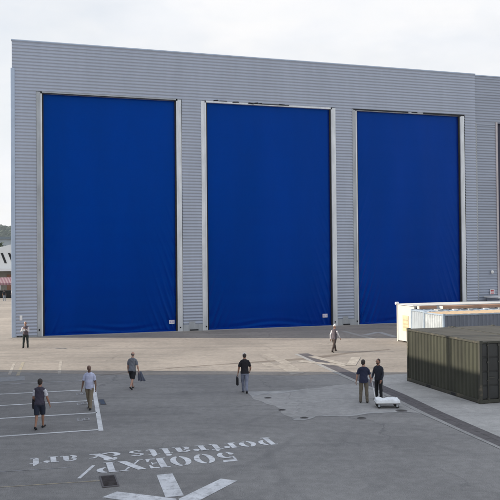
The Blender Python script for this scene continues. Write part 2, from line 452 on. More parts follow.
# big arrow in front, its stem and two wings
marking('painted_arrow', [[(5.02,40.47),(5.47,40.47),(5.40,42.45),(4.93,42.45)],
                          [(3.40,41.95),(3.81,41.60),(5.16,42.62),(5.16,43.35)],
                          [(6.64,41.38),(7.02,41.70),(5.22,43.4),(5.22,42.68)]], paint_mat('arrow_paint', (0.70,0.71,0.73), (0.205,0.206,0.213), 0.36, 5),
        'large white painted arrow with stem and two wings at the bottom of the picture', 'painted arrow')
marking('painted_arrow', [bar((16.65,20.6),(18.45,23.2),0.55), bar((18.1,18.9),(18.55,22.6),0.50), bar((20.5,20.2),(18.75,23.25),0.55)], M['worn_paint'],
        'faded pale painted arrow on sunlit concrete crossing the drain channel', 'painted arrow', None, 0.0165)
marking('crossing_strip', [[(15.60,16.8),(16.2,16.6),(16.1,18.6),(15.55,18.8)],[(15.5,19.0),(16.15,18.9),(15.95,21.3),(15.3,21.4)],[(14.9,21.6),(15.8,21.5),(15.35,24.9),(14.5,25.2)],
                          [(14.3,20.6),(14.9,20.5),(14.8,21.9),(14.2,22.0)]],
        paint_mat('crossing_paint', (0.44,0.40,0.345), (0.27,0.24,0.205), 0.53, 2.2), 'pale worn crossing strip on the sunlit apron beside the white capped man', 'road marking', None, 0.0075)
marking('far_arrow', [bar((26.6,8.6),(28.6,6.9),0.5), bar((28.7,7.0),(28.2,10.6),0.5)], paint_mat('far_paint', (0.46,0.46,0.45), (0.3,0.28,0.25), 0.44, 2.0),
        'pale chevron painted in the shade of the right hand door', 'road marking', None, 0.0075)
marking('far_line', [bar((26.4,5.0),(26.0,11.5),0.45)], paint_mat('far_paint_b', (0.42,0.40,0.37), (0.3,0.28,0.25), 0.5, 2.0), 'faint pale strip on the ground before the right hand door', 'road marking', None, 0.0075)


# ---- stencil lettering
def arc(cx, cy, ro, ri, a0, a1, n=14):
    p = [(cx+ro[0]*math.cos(R(a0+(a1-a0)*i/n)), cy+ro[1]*math.sin(R(a0+(a1-a0)*i/n))) for i in range(n+1)]
    q = [(cx+ri[0]*math.cos(R(a0+(a1-a0)*i/n)), cy+ri[1]*math.sin(R(a0+(a1-a0)*i/n))) for i in range(n+1)]
    return [[p[i], p[i+1], q[i+1], q[i]] for i in range(n)]


def rc(x0, y0, x1, y1): return [[(x0,y0),(x1,y0),(x1,y1),(x0,y1)]]
def disc(x, y, r): return [[(x+r*math.cos(2*math.pi*i/12), y+r*math.sin(2*math.pi*i/12)) for i in range(12)]]


G = {
 '0': (.80, arc(.40,.5,(.37,.52),(.15,.43),100,260) + arc(.40,.5,(.37,.52),(.15,.43),-80,80)),
 '5': (.74, [[(.12,1.0),(.66,1.04),(.62,.84),(.12,.84)], [(.10,.82),(.19,.82),(.19,.55),(.10,.48)]] + arc(.34,.32,(.34,.33),(.13,.25),-75,125) + arc(.32,.30,(.30,.31),(.16,.24),190,255) + disc(.13,.22,.11)),
 'E': (.76, rc(.10,0,.34,1) + rc(.0,0,.09,.07) + rc(.0,.93,.09,1) + [[(.38,1),(.70,1),(.70,.68),(.64,.68),(.56,.92),(.38,.92)], [(.38,0),(.72,0),(.72,.34),(.66,.34),(.57,.08),(.38,.08)]] + rc(.38,.46,.55,.54) + rc(.54,.36,.58,.64)),
 'X': (.90, [[(.02,1),(.32,1),(.88,0),(.58,0)], [(.74,1),(.82,1),(.58,.62),(.53,.68)], [(.06,0),(.14,0),(.37,.36),(.32,.42)]] + rc(.62,.94,.92,1) + rc(-.02,0,.26,.06)),
 'P': (.76, rc(.10,0,.33,1) + rc(0,0,.42,.06) + rc(0,.94,.09,1) + arc(.38,.73,(.34,.27),(.12,.20),-88,88)),
 'p': (.66, rc(.08,-.28,.28,.66) + rc(0,-.32,.38,-.26) + rc(0,.60,.08,.66) + arc(.34,.33,(.29,.34),(.10,.26),-82,82)),
 'o': (.66, arc(.33,.33,(.31,.35),(.11,.27),100,260) + arc(.33,.33,(.31,.35),(.11,.27),-80,80)),
 'r': (.52, rc(.08,.05,.28,.66) + rc(0,0,.38,.055) + rc(0,.60,.08,.66) + disc(.42,.51,.115) + [[(.30,.44),(.34,.44),(.44,.66),(.38,.67)]]),
 't': (.46, rc(.10,.10,.30,.60) + [[(.10,.66),(.30,.66),(.30,.88),(.24,.88)]] + rc(0,.605,.42,.66) + arc(.27,.14,(.17,.15),(.06,.09),180,340)),
 'a': (.62, rc(.32,.05,.52,.50) + rc(.50,0,.62,.055) + arc(.27,.19,(.25,.20),(.08,.13),95,265) + arc(.28,.47,(.24,.20),(.12,.13),10,165) + disc(.12,.48,.08)),
 'i': (.38, rc(.09,.05,.29,.66) + rc(0,0,.38,.055) + rc(0,.60,.08,.66) + disc(.19,.83,.11)),
 's': (.52, arc(.25,.49,(.23,.18),(.09,.11),15,235) + arc(.25,.17,(.24,.18),(.10,.11),195,415) + [[(.04,.46),(.16,.40),(.46,.14),(.44,.26),(.20,.44)]]),
 '&': (.98, [[(.22,.80),(.44,.86),(.90,.02),(.62,.02)]] + arc(.36,.76,(.22,.24),(.11,.17),-60,220) + arc(.32,.26,(.33,.27),(.14,.18),110,330) + [[(.62,.30),(.68,.26),(.92,.52),(.86,.54)]] + rc(.76,.50,1.0,.56) + [[(.68,.04),(.96,.04),(.96,.11),(.80,.13)]]),
}


def lettering(text, u_start, u_end, v_base0, v_base1, cap, name, label):
    tw = sum(G[c][0] + .07 for c in text) - .07
    mb = MB(); x = 0.0
    for c in text:
        w, polys = G[c]
        for p in polys:
            pts = []
            for px, py in p:
                t = (x+px)/tw
                pts.append(W(u_start + (u_end-u_start)*t, v_base0 + (v_base1-v_base0)*t + py*cap, 0.005 + 0.0004*(len(mb.f) % 17)))
            mb.poly(pts)
        x += w + .07
    o = mb.build(name, M['stencil_paint'])
    for f in o.data.polygons:
        if f.normal.z < 0: f.flip()
    tag(o, label, 'lettering', 'white stencilled words on the asphalt')


lettering('portraits', 9.32, 4.55, 37.72, 37.70, 0.98, 'stencilled_word', 'white stencilled word portraits painted upside down on asphalt')
lettering('&', 4.30, 3.36, 37.66, 37.66, 0.95, 'stencilled_word', 'white stencilled ampersand painted on asphalt between two words')
lettering('art', 3.02, 1.58, 37.62, 37.58, 0.98, 'stencilled_word', 'white stencilled word art, leftmost of the painted words')
lettering('500EXP', 7.66, 3.42, 38.78, 38.80, 1.02, 'stencilled_word', 'white stencilled 500EXP, the row nearest the big arrow')


# ------------------------------------------------------------------ hangar
PITCH = 0.26
HT, HD = 23.88, 19.70


def ribs(mb, u0, u1, z0, z1, vout=0.0, depth=0.055, pitch=PITCH, both=True):
    """horizontal trapezoid cladding facing +v (local -y)"""
    k0 = int(math.floor(z0/pitch))
    prof = []
    z = k0*pitch
    while z < z1:
        for dz, d in ((0.0, 0), (0.045, 0), (0.125, depth), (pitch-0.075, depth)):
            zz = z+dz
            if z0 <= zz <= z1: prof.append((zz, d))
        z += pitch
    def at(zz):
        q = zz % pitch
        ks = ((0.0, 0), (0.045, 0), (0.125, depth), (pitch-0.075, depth), (pitch, 0))
        for (a, da), (b, db) in zip(ks, ks[1:]):
            if a <= q <= b: return da + (db-da)*(q-a)/(b-a)
        return 0
    if prof[0][0] > z0+1e-4: prof.insert(0, (z0, at(z0)))
    if prof[-1][0] < z1-1e-4: prof.append((z1, at(z1)))
    for (za, da), (zb, db) in zip(prof, prof[1:]):
        mb.poly([(u0, -(vout+da), za), (u1, -(vout+da), za), (u1, -(vout+db), zb), (u0, -(vout+db), zb)])


hg = empty('hangar', (A0[0], A0[1], 0), AZ)
tag(hg, 'huge ribbed grey metal hangar with three tall blue fabric doors', 'building')
DOORS = [(2.33, 13.30), (15.95, 27.56), (30.14, 40.98)]
UEND = 42.72
DEPTH = 46.0
# front cladding: header and four ribbed piers
mb = MB(); ribs(mb, 0.0, UEND, HD+0.14, HT-0.06)
mb.build('wall_cladding', M['cladding'], hg)
piers = [(0.22, 1.86), (13.80, 15.56), (28.02, 29.70), (41.52, UEND)]
for i, (a, b) in enumerate(piers):
    mb = MB(); ribs(mb, a, b, 0.55 if i in (1, 2) else 0.12, HD+0.139)
    mb.build('pier_cladding', M['cladding'], hg)
# other walls, roof
mb = MB()
mb.poly([(0,0.0,0),(0,DEPTH,0),(0,DEPTH,HT-.1),(0,0.0,HT-.1)])
mb.poly([(0,DEPTH,0),(UEND,DEPTH,0),(UEND,DEPTH,HT-.1),(0,DEPTH,HT-.1)])
mb.poly([(UEND,0.05,0),(UEND,DEPTH,0),(UEND,DEPTH,HT-.1),(UEND,0.05,HT-.1)])
mb.build('side_wall', M['cladding'], hg)
mb = MB(); mb.box(0.02, UEND-.02, 0.05, DEPTH-.02, HT-.5, HT-.2); mb.build('roof', M['roof'], hg)
mb = MB(); mb.box(-.04, UEND+.02, -.09, 0.25, HT-.058, HT+.03); mb.build('parapet_cap', M['trim'], hg)
mb = MB(); mb.box(-.10, 0.215, -.085, 0.20, 0.0, 21.6); mb.build('corner_trim', M['trim'], hg, bevel=.02)
mb = MB(); mb.box(0.20, 1.86, -.03, .04, 0.0, 0.118); mb.build('base_flashing', M['galv_dull'], hg)
mb = MB(); mb.box(41.52, UEND, -.03, .04, 0.0, .118); mb.build('base_flashing', M['galv_dull'], hg)
# backing behind the openings so that no light leaks in
mb = MB(); mb.poly([(.1,0.75,0),(UEND-.1,0.75,0),(UEND-.1,0.75,HD+.6),(.1,0.75,HD+.6)])
mb.build('black_backing', M['gap'], hg)


def curtain(u0, u1, idx):
    """fabric curtain with real folds: edge ripples, fan creases at the lower corners"""
    w = u1-u0; nx, nz = 150, 260
    rnd = random.Random(20+idx)
    ph = [rnd.uniform(0, 6.28) for _ in range(12)]
    strengthL = (1.0, 1.1, 1.9)[idx]; strengthR = (1.4, 0.9, 0.8)[idx]
    me = bpy.data.meshes.new('door_curtain'); vs = []; fs = []
    H0 = HD+.02
    for j in range(nz+1):
        z = 0.04 + (H0-0.04)*j/nz
        for i in range(nx+1):
            s = i/nx; x = u0 + w*s
            dl, dr = x-u0, u1-x
            y = 0.0
            for d, st, o in ((dl, strengthL, 0), (dr, strengthR, 4)):
                low = math.exp(-max(z-1.0, 0)/4.5)
                fall = math.exp(-d/1.15)
                edge = (1-math.exp(-d/0.10))
                # creases that fan up and inward from the edge
                c1 = 7.5*(z*0.55-d*1.5)+ph[o]+0.9*math.sin(z*.8); c2 = 13*(z*.42-d*1.25)+ph[o+1]
                y += st*fall*edge*low*(0.15*(1-abs(math.sin(c1/2)))**2 + 0.09*(1-abs(math.sin(c2/2)))**3)
                y += st*0.016*math.exp(-d/0.5)*edge*math.sin(5.2*z+ph[o+2]+1.5*math.sin(0.7*z))*(0.35+0.65*low)
            # slow vertical waves and sag
            y += 0.018*math.sin(2*math.pi*s*3.2+ph[8]+0.15*z) * math.sin(math.pi*s)
            y += 0.010*math.sin(2*math.pi*s*7.3+ph[9]-0.22*z) * math.exp(-z/9)
            y += 0.05*math.sin(math.pi*s)*math.sin(math.pi*z/H0)
            y += 0.007*abs(math.sin(math.pi*z/1.52))
            # slack at the foot
            if z < 1.1: y += 0.030*math.sin(11*z+2.2*math.sin(s*9+ph[10]))*(1-z/1.1)*math.sin(math.pi*s)
            vs.append((x, 0.24 - y, z))
    for j in range(nz):
        for i in range(nx):
            a = j*(nx+1)+i
            fs.append((a, a+1, a+nx+2, a+nx+1))
    me.from_pydata(vs, [], fs); me.materials.append(M['tarp'])
    for p in me.polygons: p.use_smooth = True
    o = bpy.data.objects.new('door_curtain', me); C.objects.link(o); o.parent = hg
    # bottom beam pocket
    mb = MB(); mb.box(u0+.03, u1-.03, 0.10, 0.26, 0.02, 0.14); mb.build('bottom_beam', M['tarp'], o)
    return o


cur = []
for i, (a, b) in enumerate(DOORS):
    o = curtain(a+.04, b-.04, i); cur.append(o)
    # side posts: outer flange, bright return, black strip painted for the shadow beside the door
    for side in (0, 1):
        e = a if side == 0 else b
        s = -1 if side == 0 else 1
        x0, x1 = sorted((e + s*0.02, e + s*0.14)); y0, y1 = sorted((e + s*0.14, e + s*0.46))
        mb = MB(); mb.box(y0, y1, -.075, .60, 0.0, HD+.10)
        p = mb.build('door_post', M['galv_dull'] if (side == 0 and i in (0, 2)) else M['galv'], hg, bevel=.012)
        mb = MB(); mb.box(x0, x1, -.105, .60, 0.0, HD-.05); mb.build('bright_return', M['galv'], p, bevel=.01)
        z0, z1 = sorted((e + s*0.02, e - s*0.10))
        mb = MB(); mb.box(z0, z1, .03, .12, 0.0, HD-.02); mb.build('shadow_strip', M['gap'], p)
    # head rail
    mb = MB(); mb.box(a-.02, b+.02, -.04, .22, HD-.02, HD+.137)
    hr = mb.build('head_rail', M['galv'] if i == 1 else M['galv_dull'], hg)
    mb = MB()
    rnd = random.Random(50+i)
    if i == 1:      # torn, curling black seal over the left two thirds
        x = a-.25
        while x < a+7.2:
            l = rnd.uniform(.15, .75)
            z = HD+.10+rnd.uniform(-.05, .07)
            th = rnd.uniform(.035, .10)
            if rnd.random() < .78:
                tl = rnd.uniform(-.05, .05)
                mb.poly([(x,-.10,z),(x+l,-.10,z+tl),(x+l*.9,-.11,z+tl+th),(x+.1*l,-.11,z+th)])
                mb.poly([(x,-.04,z),(x,-.10,z),(x+.1*l,-.11,z+th),(x+.1*l,-.05,z+th)])
                mb.poly([(x,-.04,z),(x+l,-.04,z+tl),(x+l,-.10,z+tl),(x,-.10,z)])
                mb.build('torn_seal', M['gap'], hr); mb = MB()
            x += l + rnd.uniform(-.02, .12)
        mb.box(a+4.2, a+7.6, -.085, -.04, HD+.07, HD+.125)
    elif i == 2:
        mb.box(a-.35, a+5.3, -.085, -.035, HD+.03, HD+.135)
        mb.build('torn_seal', M['gap'], hr); mb = MB()
        mb.box(a+6.9, b+.5, -.085, -.035, HD+.0, HD+.135)
        mb.build('torn_seal', M['gap'], hr); mb = MB()
        mb.box(a+5.65, a+6.25, -.085, -.035, HD+.07, HD+.132)
    else:
        mb.box(a, b, -.085, -.04, HD-.03, HD+.03)
    mb.build('torn_seal', M['gap'], hr)
# small white notices in the lower right corners of two curtains
for ci, (u, z) in ((0, (12.83, .82)), (1, (26.85, .92))):
    mb = MB(); mb.box(u-.23, u+.23, .075, .11, z-.16, z+.16)
    st = mb.build('notice', M['white'], cur[ci])
    mb = MB()
    mb.box(u-.17,u-.03,.070,.0749,z-.09,z+.05); mb.box(u+.04,u+.17,.070,.0749,z-.09,z+.05); mb.box(u-.17,u+.17,.070,.0749,z+.09,z+.115)
    mb.build('notice_print', M['sticker_ink'], st)
# pier bases with a black vent slot and bolts
for a, b in piers[1:3]:
    mb = MB(); mb.box(a-.02, b+.02, -.055, .04, 0.0, .55)
    pb = mb.build('pier_base', M['galv_dull'], hg)
    mb = MB(); mb.box(a+.55, b-.45, -.075, -.0551, .03, .14); mb.build('vent_slot', M['gap'], pb)
    mb = MB(); mb.box(a+.50, a+1.05, -.066, -.0551, .2, .80); mb.build('hatch', M['galv_dull'], pb)
    for x in (a-.25, b+.25):
        mb = MB(); mb.box(x-.05, x+.05, -.12, -.0765, .28, .40); mb.build('floor_bolt', M['gap'], pb)
mb = MB(); mb.box(1.98, 2.08, -.11, -.0765, .45, .62); mb.build('switch_box', M['gap'], hg)
mb = MB(); mb.box(.52, .72, -.075, -.047, 1.35, 1.75); mb.build('wall_notice', M['white'], hg)
for x in (.30, .55, .95):
    mb = MB(); mb.box(x, x+.22, -.06, -.0301, .02, .09); mb.build('vent_slot', M['gap'], hg)
for a, b in DOORS:
    mb = MB(); mb.box(a-.02, b+.02, -.28, .5, 0.005, .030); mb.build('threshold', M['plinth'], hg)

# ------------------------------------------------------------------ extension on the right
ex = empty('hangar_extension', W(42.74, -0.12), AZ)
tag(ex, 'darker ribbed grey hangar wing right of the tall vertical joint', 'building')
EH = 23.80
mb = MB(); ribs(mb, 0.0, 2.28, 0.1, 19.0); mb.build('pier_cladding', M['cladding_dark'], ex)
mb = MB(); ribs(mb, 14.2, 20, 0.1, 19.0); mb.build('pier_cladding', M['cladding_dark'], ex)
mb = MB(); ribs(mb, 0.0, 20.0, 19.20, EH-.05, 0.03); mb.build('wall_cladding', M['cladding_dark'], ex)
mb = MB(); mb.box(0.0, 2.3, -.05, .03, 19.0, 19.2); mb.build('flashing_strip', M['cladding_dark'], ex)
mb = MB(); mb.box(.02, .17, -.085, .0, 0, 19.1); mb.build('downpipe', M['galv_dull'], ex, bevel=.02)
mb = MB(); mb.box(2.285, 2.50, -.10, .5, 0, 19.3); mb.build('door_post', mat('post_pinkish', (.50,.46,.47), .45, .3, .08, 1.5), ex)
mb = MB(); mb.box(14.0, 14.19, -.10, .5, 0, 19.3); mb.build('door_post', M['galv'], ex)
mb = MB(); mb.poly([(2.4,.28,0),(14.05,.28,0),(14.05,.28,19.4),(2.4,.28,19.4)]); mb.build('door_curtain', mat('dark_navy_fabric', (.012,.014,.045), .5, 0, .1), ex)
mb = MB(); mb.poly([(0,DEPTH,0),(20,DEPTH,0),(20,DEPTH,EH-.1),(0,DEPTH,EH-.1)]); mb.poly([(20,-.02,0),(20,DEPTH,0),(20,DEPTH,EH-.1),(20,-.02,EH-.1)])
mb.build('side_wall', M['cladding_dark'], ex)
mb = MB(); mb.box(.05, 19.9, .05, DEPTH-.1, EH-.5, EH-.2); mb.build('roof', M['roof'], ex)
mb = MB(); mb.box(.0, 20.05, -.11, .25, EH-.05, EH+.04); mb.build('parapet_cap', M['trim'], ex)
# bulkhead lamp
lm = empty('wall_lamp', W(44.32, -0.03, 4.64), AZ)
tag(lm, 'round white bulkhead lamp high on the grey wing wall', 'lamp')
mb = MB(); mb.box(-.10,.10,-.06,.0,-.12,.12); mb.build('bracket', M['galv_dull'], lm)
mb = MB(); ellipsoid(mb, (0,-.14,0), (.17,.12,.17), 14, 10); mb.build('globe', M['lamp_glass'], lm, True)
# small canopy booth with red and white sign
bo = empty('porch_booth', W(45.6, 1.0), AZ)
tag(bo, 'small grey porch with thin white flat roof against the wing wall', 'booth')
mb = MB(); mb.box(-1.9,1.9,-1.0,.95,0,2.18); mb.build('wall', M['cladding_dark'], bo)
mb = MB(); mb.box(-2.25,2.25,-1.35,.95,2.2,2.34); mb.build('roof', M['white'], bo)
mb = MB(); mb.box(-.5,.45,-1.04,-1.001,0,2.05); mb.build('door', M['galv_dull'], bo)
sg = empty('wall_sign', W(44.32, 0.02, 2.72), AZ)
tag(sg, 'small red and white square sign above the white porch roof', 'sign')
mb = MB(); mb.box(-.24,.24,-.04,0,-.24,.24); mb.build('panel', M['white'], sg)
mb = MB()
for x in (-.12,.06): mb.box(x-.07,x+.09,-.048,-.0401,.02,.19)
mb.box(-.2,.2,-.048,-.0401,-.18,-.08); mb.build('red_blocks', M['red'], sg)


# ------------------------------------------------------------------ containers
def corr(mb, a, b, z0, z1, out, pitch=.278, depth=.048, mi=0):
    """vertical corrugation from plan point a to b; out = outward unit normal (2D)"""
    a, b, out = Vector(a), Vector(b), Vector(out)
    L_ = (b-a).length; n = max(2, round(L_/pitch)); p = L_/n; d = (b-a)/L_
    pr = []
    for k in range(n):
        for t, dd in ((0, 0), (.26, 0), (.5, -depth), (.76, -depth)):
            pr.append((k*p+t*p, dd))
    pr.append((L_, 0))
    for (s0, d0), (s1, d1) in zip(pr, pr[1:]):
        p0, p1 = a+d*s0+out*d0, a+d*s1+out*d1
        mb.poly([(p0.x,p0.y,z0),(p1.x,p1.y,z0),(p1.x,p1.y,z1),(p0.x,p0.y,z1)], mi)


def container(name, loc, rz, L_, Wd, Hh, ms, label, cat='container', group=None, doors=True, mroof=None, mend=None):
    """x = length, door end at -x; origin at the base centre"""
    t = empty(name, loc, rz); tag(t, label, cat, group)
    mw, mf, mr, mh = ms
    x, y = L_/2, Wd/2
    mb = MB()
    corr(mb, (-x+.10,-y+.03), (x-.10,-y+.03), .17, Hh-.12, (0,-1))
    mb.build('side_wall', mw, t)
    mb = MB(); corr(mb, (x-.10,y-.03), (-x+.10,y-.03), .17, Hh-.12, (0,1)); mb.build('side_wall', mw, t)
    mb = MB(); corr(mb, (x-.03,-y+.10), (x-.03,y-.10), .17, Hh-.12, (1,0)); mb.build('end_wall', mend or mw, t)
    # frame: posts, rails
    mb = MB()
    for sx in (-1, 1):
        for sy in (-1, 1):
            mb.box(*sorted((sx*x, sx*(x-.12))), *sorted((sy*y, sy*(y-.12))), .1301, Hh-.1301)
    for sy in (-1, 1):
        mb.box(-x+.12, x-.12, *sorted((sy*(y-.004), sy*(y-.08))), .03, .17)
        mb.box(-x+.12, x-.12, *sorted((sy*(y-.004), sy*(y-.07))), Hh-.12, Hh-.035)
    for sx in (-1, 1):
        mb.box(*sorted((sx*(x-.004), sx*(x-.09))), -y+.12, y-.12, .03, .17)
        mb.box(*sorted((sx*(x-.004), sx*(x-.09))), -y+.12, y-.12, Hh-.12, Hh-.035)
    fr = mb.build('frame', mf, t, bevel=.008)
    for sx in (-1, 1):
        for sy in (-1, 1):
            for z0, z1 in ((0,.13),(Hh-.13,Hh)):
                mb = MB(); mb.box(*sorted((sx*(x+.003), sx*(x-.17))), *sorted((sy*(y+.003), sy*(y-.15))), z0, z1)
                mb.build('corner_casting', mf, fr, bevel=.01)
    for sy in (-1, 1):
        for cx in (-1.03, 1.03):
            mb = MB(); mb.box(cx-.18, cx+.18, *sorted((sy*(y+.001), sy*(y-.05))), .032, .145)
            mb.build('forklift_pocket', M['gap'], fr)
    mb = MB(); n = int(L_/.56)
    for k in range(n):      # shallow pressed roof panels
        a = -x+.15 + (L_-.30)*k/n; b = -x+.15+(L_-.30)*(k+1)/n
        pts = [(a,Hh-.045),(a+.12*(b-a),Hh-.045),(a+.22*(b-a),Hh-.028),(b-.12*(b-a),Hh-.028),(b,Hh-.045)]
        for (p, zp), (q, zq) in zip(pts, pts[1:]):
            mb.poly([(p,-y+.05,zp),(q,-y+.05,zq),(q,y-.05,zq),(p,y-.05,zp)])
    mb.box(-x+.01, -x+.16, -y+.05, y-.05, Hh-.06, Hh-.036); mb.box(x-.16, x-.01, -y+.05, y-.05, Hh-.06, Hh-.036)
    mb.build('roof', mroof or mr, t)
    if doors:
        for s in (-1, 1):
            mb = MB()
            y0, y1 = sorted((s*.012, s*(y-.12)))
            rows = 4; zz = [.17+(Hh-.29)*k/rows for k in range(rows+1)]
            X = -x+.06
            mb.box(X+.02, X+.06, y0, y1, .17, Hh-.12)
            for k in range(rows):
                mb.box(X-.018, X+.0199, y0+.03, y1-.03, zz[k]+.035, zz[k+1]-.035)
            dd = mb.build('door', mend or mw, t, bevel=.006)
            for yy in (y0+(y1-y0)*.26, y0+(y1-y0)*.74):
                mb = MB(); mb.tube([(X-.05,yy,.10),(X-.05,yy,Hh-.06)], .02, 8)
                for z in (.2, .95, 1.7, Hh-.2): mb.box(X-.06, X-.0185, yy-.05, yy+.05, z-.03, z+.03)
                lb = mb.build('lock_bar', mh, dd)
                mb = MB(); h = s*.30; mb.box(X-.075, X-.055, *sorted((yy, yy-h)), 1.05, 1.09); mb.build('handle', mh, lb)
    else:
        mb = MB(); corr(mb, (-x+.03,y-.10), (-x+.03,-y+.10), .17, Hh-.12, (-1,0)); mb.build('end_wall', mend or mw, t)
    return t


olive = mat('olive_paint', (.040,.042,.028), .5, 0, .30, 1.3, .06, 30, stretch=(1,1,.3))
olive_f = mat('olive_frame', (.045,.045,.034), .6, 0, .2, 3, col2=(.20,.165,.115), thr=(.55,.78))
olive_r = mat('olive_roof', (.052,.051,.043), .75, 0, .2, .9, .1, 30, col2=(.085,.080,.066), thr=(.3,.75))
olive_h = mat('olive_hardware', (.06,.06,.05), .5, .2)
ms = (olive, olive_f, olive_r, olive_h)
d1 = container('shipping_container', W(20.40, 31.93), AZ - math.pi/2 + math.pi, 6.06, 2.44, 2.59, ms, 'dark olive shipping container with its ribbed side to the yard, nearest the drain', 'container', None, mend=mat('olive_door_dark', (.026,.028,.028), .5, 0, .25, 1.6, .06, 30))
d1.rotation_euler = (0, 0, AZ + math.pi/2)
d2 = copy_tree(d1); d2.location = W(22.90, 31.90); d2['label'] = 'dark olive shipping container standing close behind the nearest one at the right picture edge'

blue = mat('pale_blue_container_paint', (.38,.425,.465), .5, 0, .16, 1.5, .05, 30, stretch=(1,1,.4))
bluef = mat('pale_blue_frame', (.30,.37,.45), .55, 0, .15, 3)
shade_side = mat('shaded_side_blue', (.130,.150,.190), .5, 0, .12, 1.4, .05, 30, stretch=(1,1,.4))
tan = mat('tan_roof_boards', (.46,.33,.20), .8, 0, .15, 1.6, .2, 20, stretch=(.3,3,1), col2=(.56,.42,.28), thr=(.3,.7))
c3 = container('freight_container', W(29.30, 19.45), AZ, 6.06, 2.44, 2.50, (shade_side, bluef, tan, bluef), 'pale blue ribbed container with sunlit tan roof behind the olive containers', doors=False, mend=mat('sunlit_end_pale', (.42,.455,.475), .5, 0, .2, 1.8, .05, 30))  # dark sides and pale end put shade and sun into the colour
c2 = container('freight_container', W(29.75, 16.95), AZ, 6.06, 2.44, 2.50, (blue, bluef, bluef, bluef), 'light blue container under the brown timber beams, beside the white cabin', doors=False)
# timber beams lying across the roof of that container, with spacer blocks
wood = mat('brown_timber', (.34,.20,.13), .8, 0, .25, 2.5, .2, 30, stretch=(.3,3,3))
for k, (u0, u1, v, z, lb) in enumerate(((27.0, 28.35, 16.3, 2.52, 'short brown timber beam at the left end of the container roof'),
                                    (28.3, 34.5, 17.15, 2.545, 'long brown timber beam lying nearest the tan roof'),
                                    (28.6, 34.3, 16.55, 2.52, 'long brown timber beam lying behind the nearest beam'))):
    t = empty('timber_beam', W((u0+u1)/2, v, z), AZ); tag(t, lb, 'beam', 'brown timber beams on the container roof')
    h = (u1-u0)/2
    mb = MB(); mb.box(-h, h, -.16, .16, 0, .20); mb.build('beam_body', wood, t, bevel=.015)
    mb = MB(); mb.box(-h-.004, -h-.001, -.15, .15, .01, .19); mb.build('end_grain', mat('end_grain', (.62,.54,.46), .8), t)
    if k == 1:
        for q in range(6):
            t2 = empty('spacer_block', W(27.9+q*1.2, 17.30, 2.4755), AZ)
            tag(t2, 'small pale spacer block under the long timber beam on the container roof', 'block', 'spacer blocks under the timber beams')
            mb = MB(); mb.box(-.18,.18,-.35,.2,0,.069); mb.build('block_body', M['white'] if q % 2 else M['plinth'], t2)

# white site cabin
cab = empty('site_cabin', W(31.9, 14.5), AZ)
tag(cab, 'long white flat roofed site cabin, its end wall bright in the sun', 'cabin')
cream = mat('cream_panel', (.54,.535,.510), .55, 0, .06, 1.2, .03, 20)
CH = 2.80; hx, hy = 4.9, 1.22
mb = MB(); mb.box(-hx, hx, -hy, hy, .12, CH-.12); mb.build('wall', cream, cab)
mb = MB(); mb.box(-hx-.10, hx+.10, -hy-.06, hy+.06, CH-.118, CH-.065); mb.build('roof', mat('cabin_roof', (.60,.59,.56), .6, 0, .16, 1.0), cab, bevel=.02)
mb = MB()
for sx in (-1, 1):
    for sy in (-1, 1): mb.box(*sorted((sx*(hx+.03), sx*(hx-.10))), *sorted((sy*(hy+.03), sy*(hy-.10))), .0, CH-.119)
mb.build('corner_post', mat('cabin_post', (.60,.56,.48), .5, 0, .1), cab)
mb = MB(); mb.box(-hx-.02, -hx-.001, -.45, .40, .85, 1.95); nb = mb.build('notice_board', mat('board_tan', (.55,.46,.30), .7, 0, .12, 3), cab)
mb = MB()
for z in (1.12, 1.35, 1.62): mb.box(-hx-.027, -hx-.0205, -.32, .28, z-.05, z+.05)
mb.build('faded_print', mat('board_print', (.42,.36,.24), .8), nb)
mb = MB(); mb.tube([(-hx-.10,hy+.06,CH-.04),(-hx+.12,hy+.06,CH-.04)], .10, 12); mb.build('gutter_end', M['white'], cab)
mb = MB(); mb.box(-hx+.12, -hx+.42, -hy-.03, -hy-.001, .2, CH-.2); mb.build('gap_strip', M['gap'], cab)  # black strip on the wall standing for the dark gap to the next container
for k in range(3):
    x = -2.2+k*2.6
    mb = MB(); mb.box(x-.5, x+.5, -hy-.03, -hy-.001, 1.0, 2.0); w_ = mb.build('window_frame', M['galv_dull'], cab)
    mb = MB(); mb.box(x-.44, x+.44, -hy-.035, -hy-.031, 1.06, 1.94); mb.build('window_pane', mat('cabin_glass', (.03,.04,.05), .08), w_)
# dark box unit behind the far end of the cabin
un = empty('storage_bin', W(41.2, 9.9), AZ)
tag(un, 'dark closed storage bin standing beyond the right end of the white cabin', 'bin')
mb = MB(); mb.box(-.9,.9,-.5,.5,.12,2.05); mb.build('bin_body', mat('bin_dark', (.025,.028,.035), .6), un, bevel=.03)
mb = MB(); mb.box(-.96,.96,-.56,.56,2.052,2.16); mb.build('lid', mat('bin_lid', (.02,.022,.028), .5), un, bevel=.03)
for x in (-.75,.75):
    mb = MB(); mb.box(x-.06,x+.06,-.4,.4,0,.118); mb.build('skid', M['iron'], un)


# ------------------------------------------------------------------ people
SKIN = {'fair': mat('skin_fair', (.46,.27,.20), .55, 0, .05, 8), 'tan': mat('skin_tan', (.34,.18,.12), .55, 0, .05, 8),
        'brown': mat('skin_brown', (.17,.095,.066), .5, 0, .05, 8)}
CM = {}
def cloth(col):
    k = tuple(col)
    if k not in CM: CM[k] = mat('cloth_%d' % len(CM), col, .85, 0, .14, 5, .3, 90)
    return CM[k]
EYE_W = mat('eye_white', (.7,.7,.68), .3); EYE_D = mat('eye_dark', (.015,.012,.01), .3); LIP = mat('lips', (.26,.11,.09), .5)


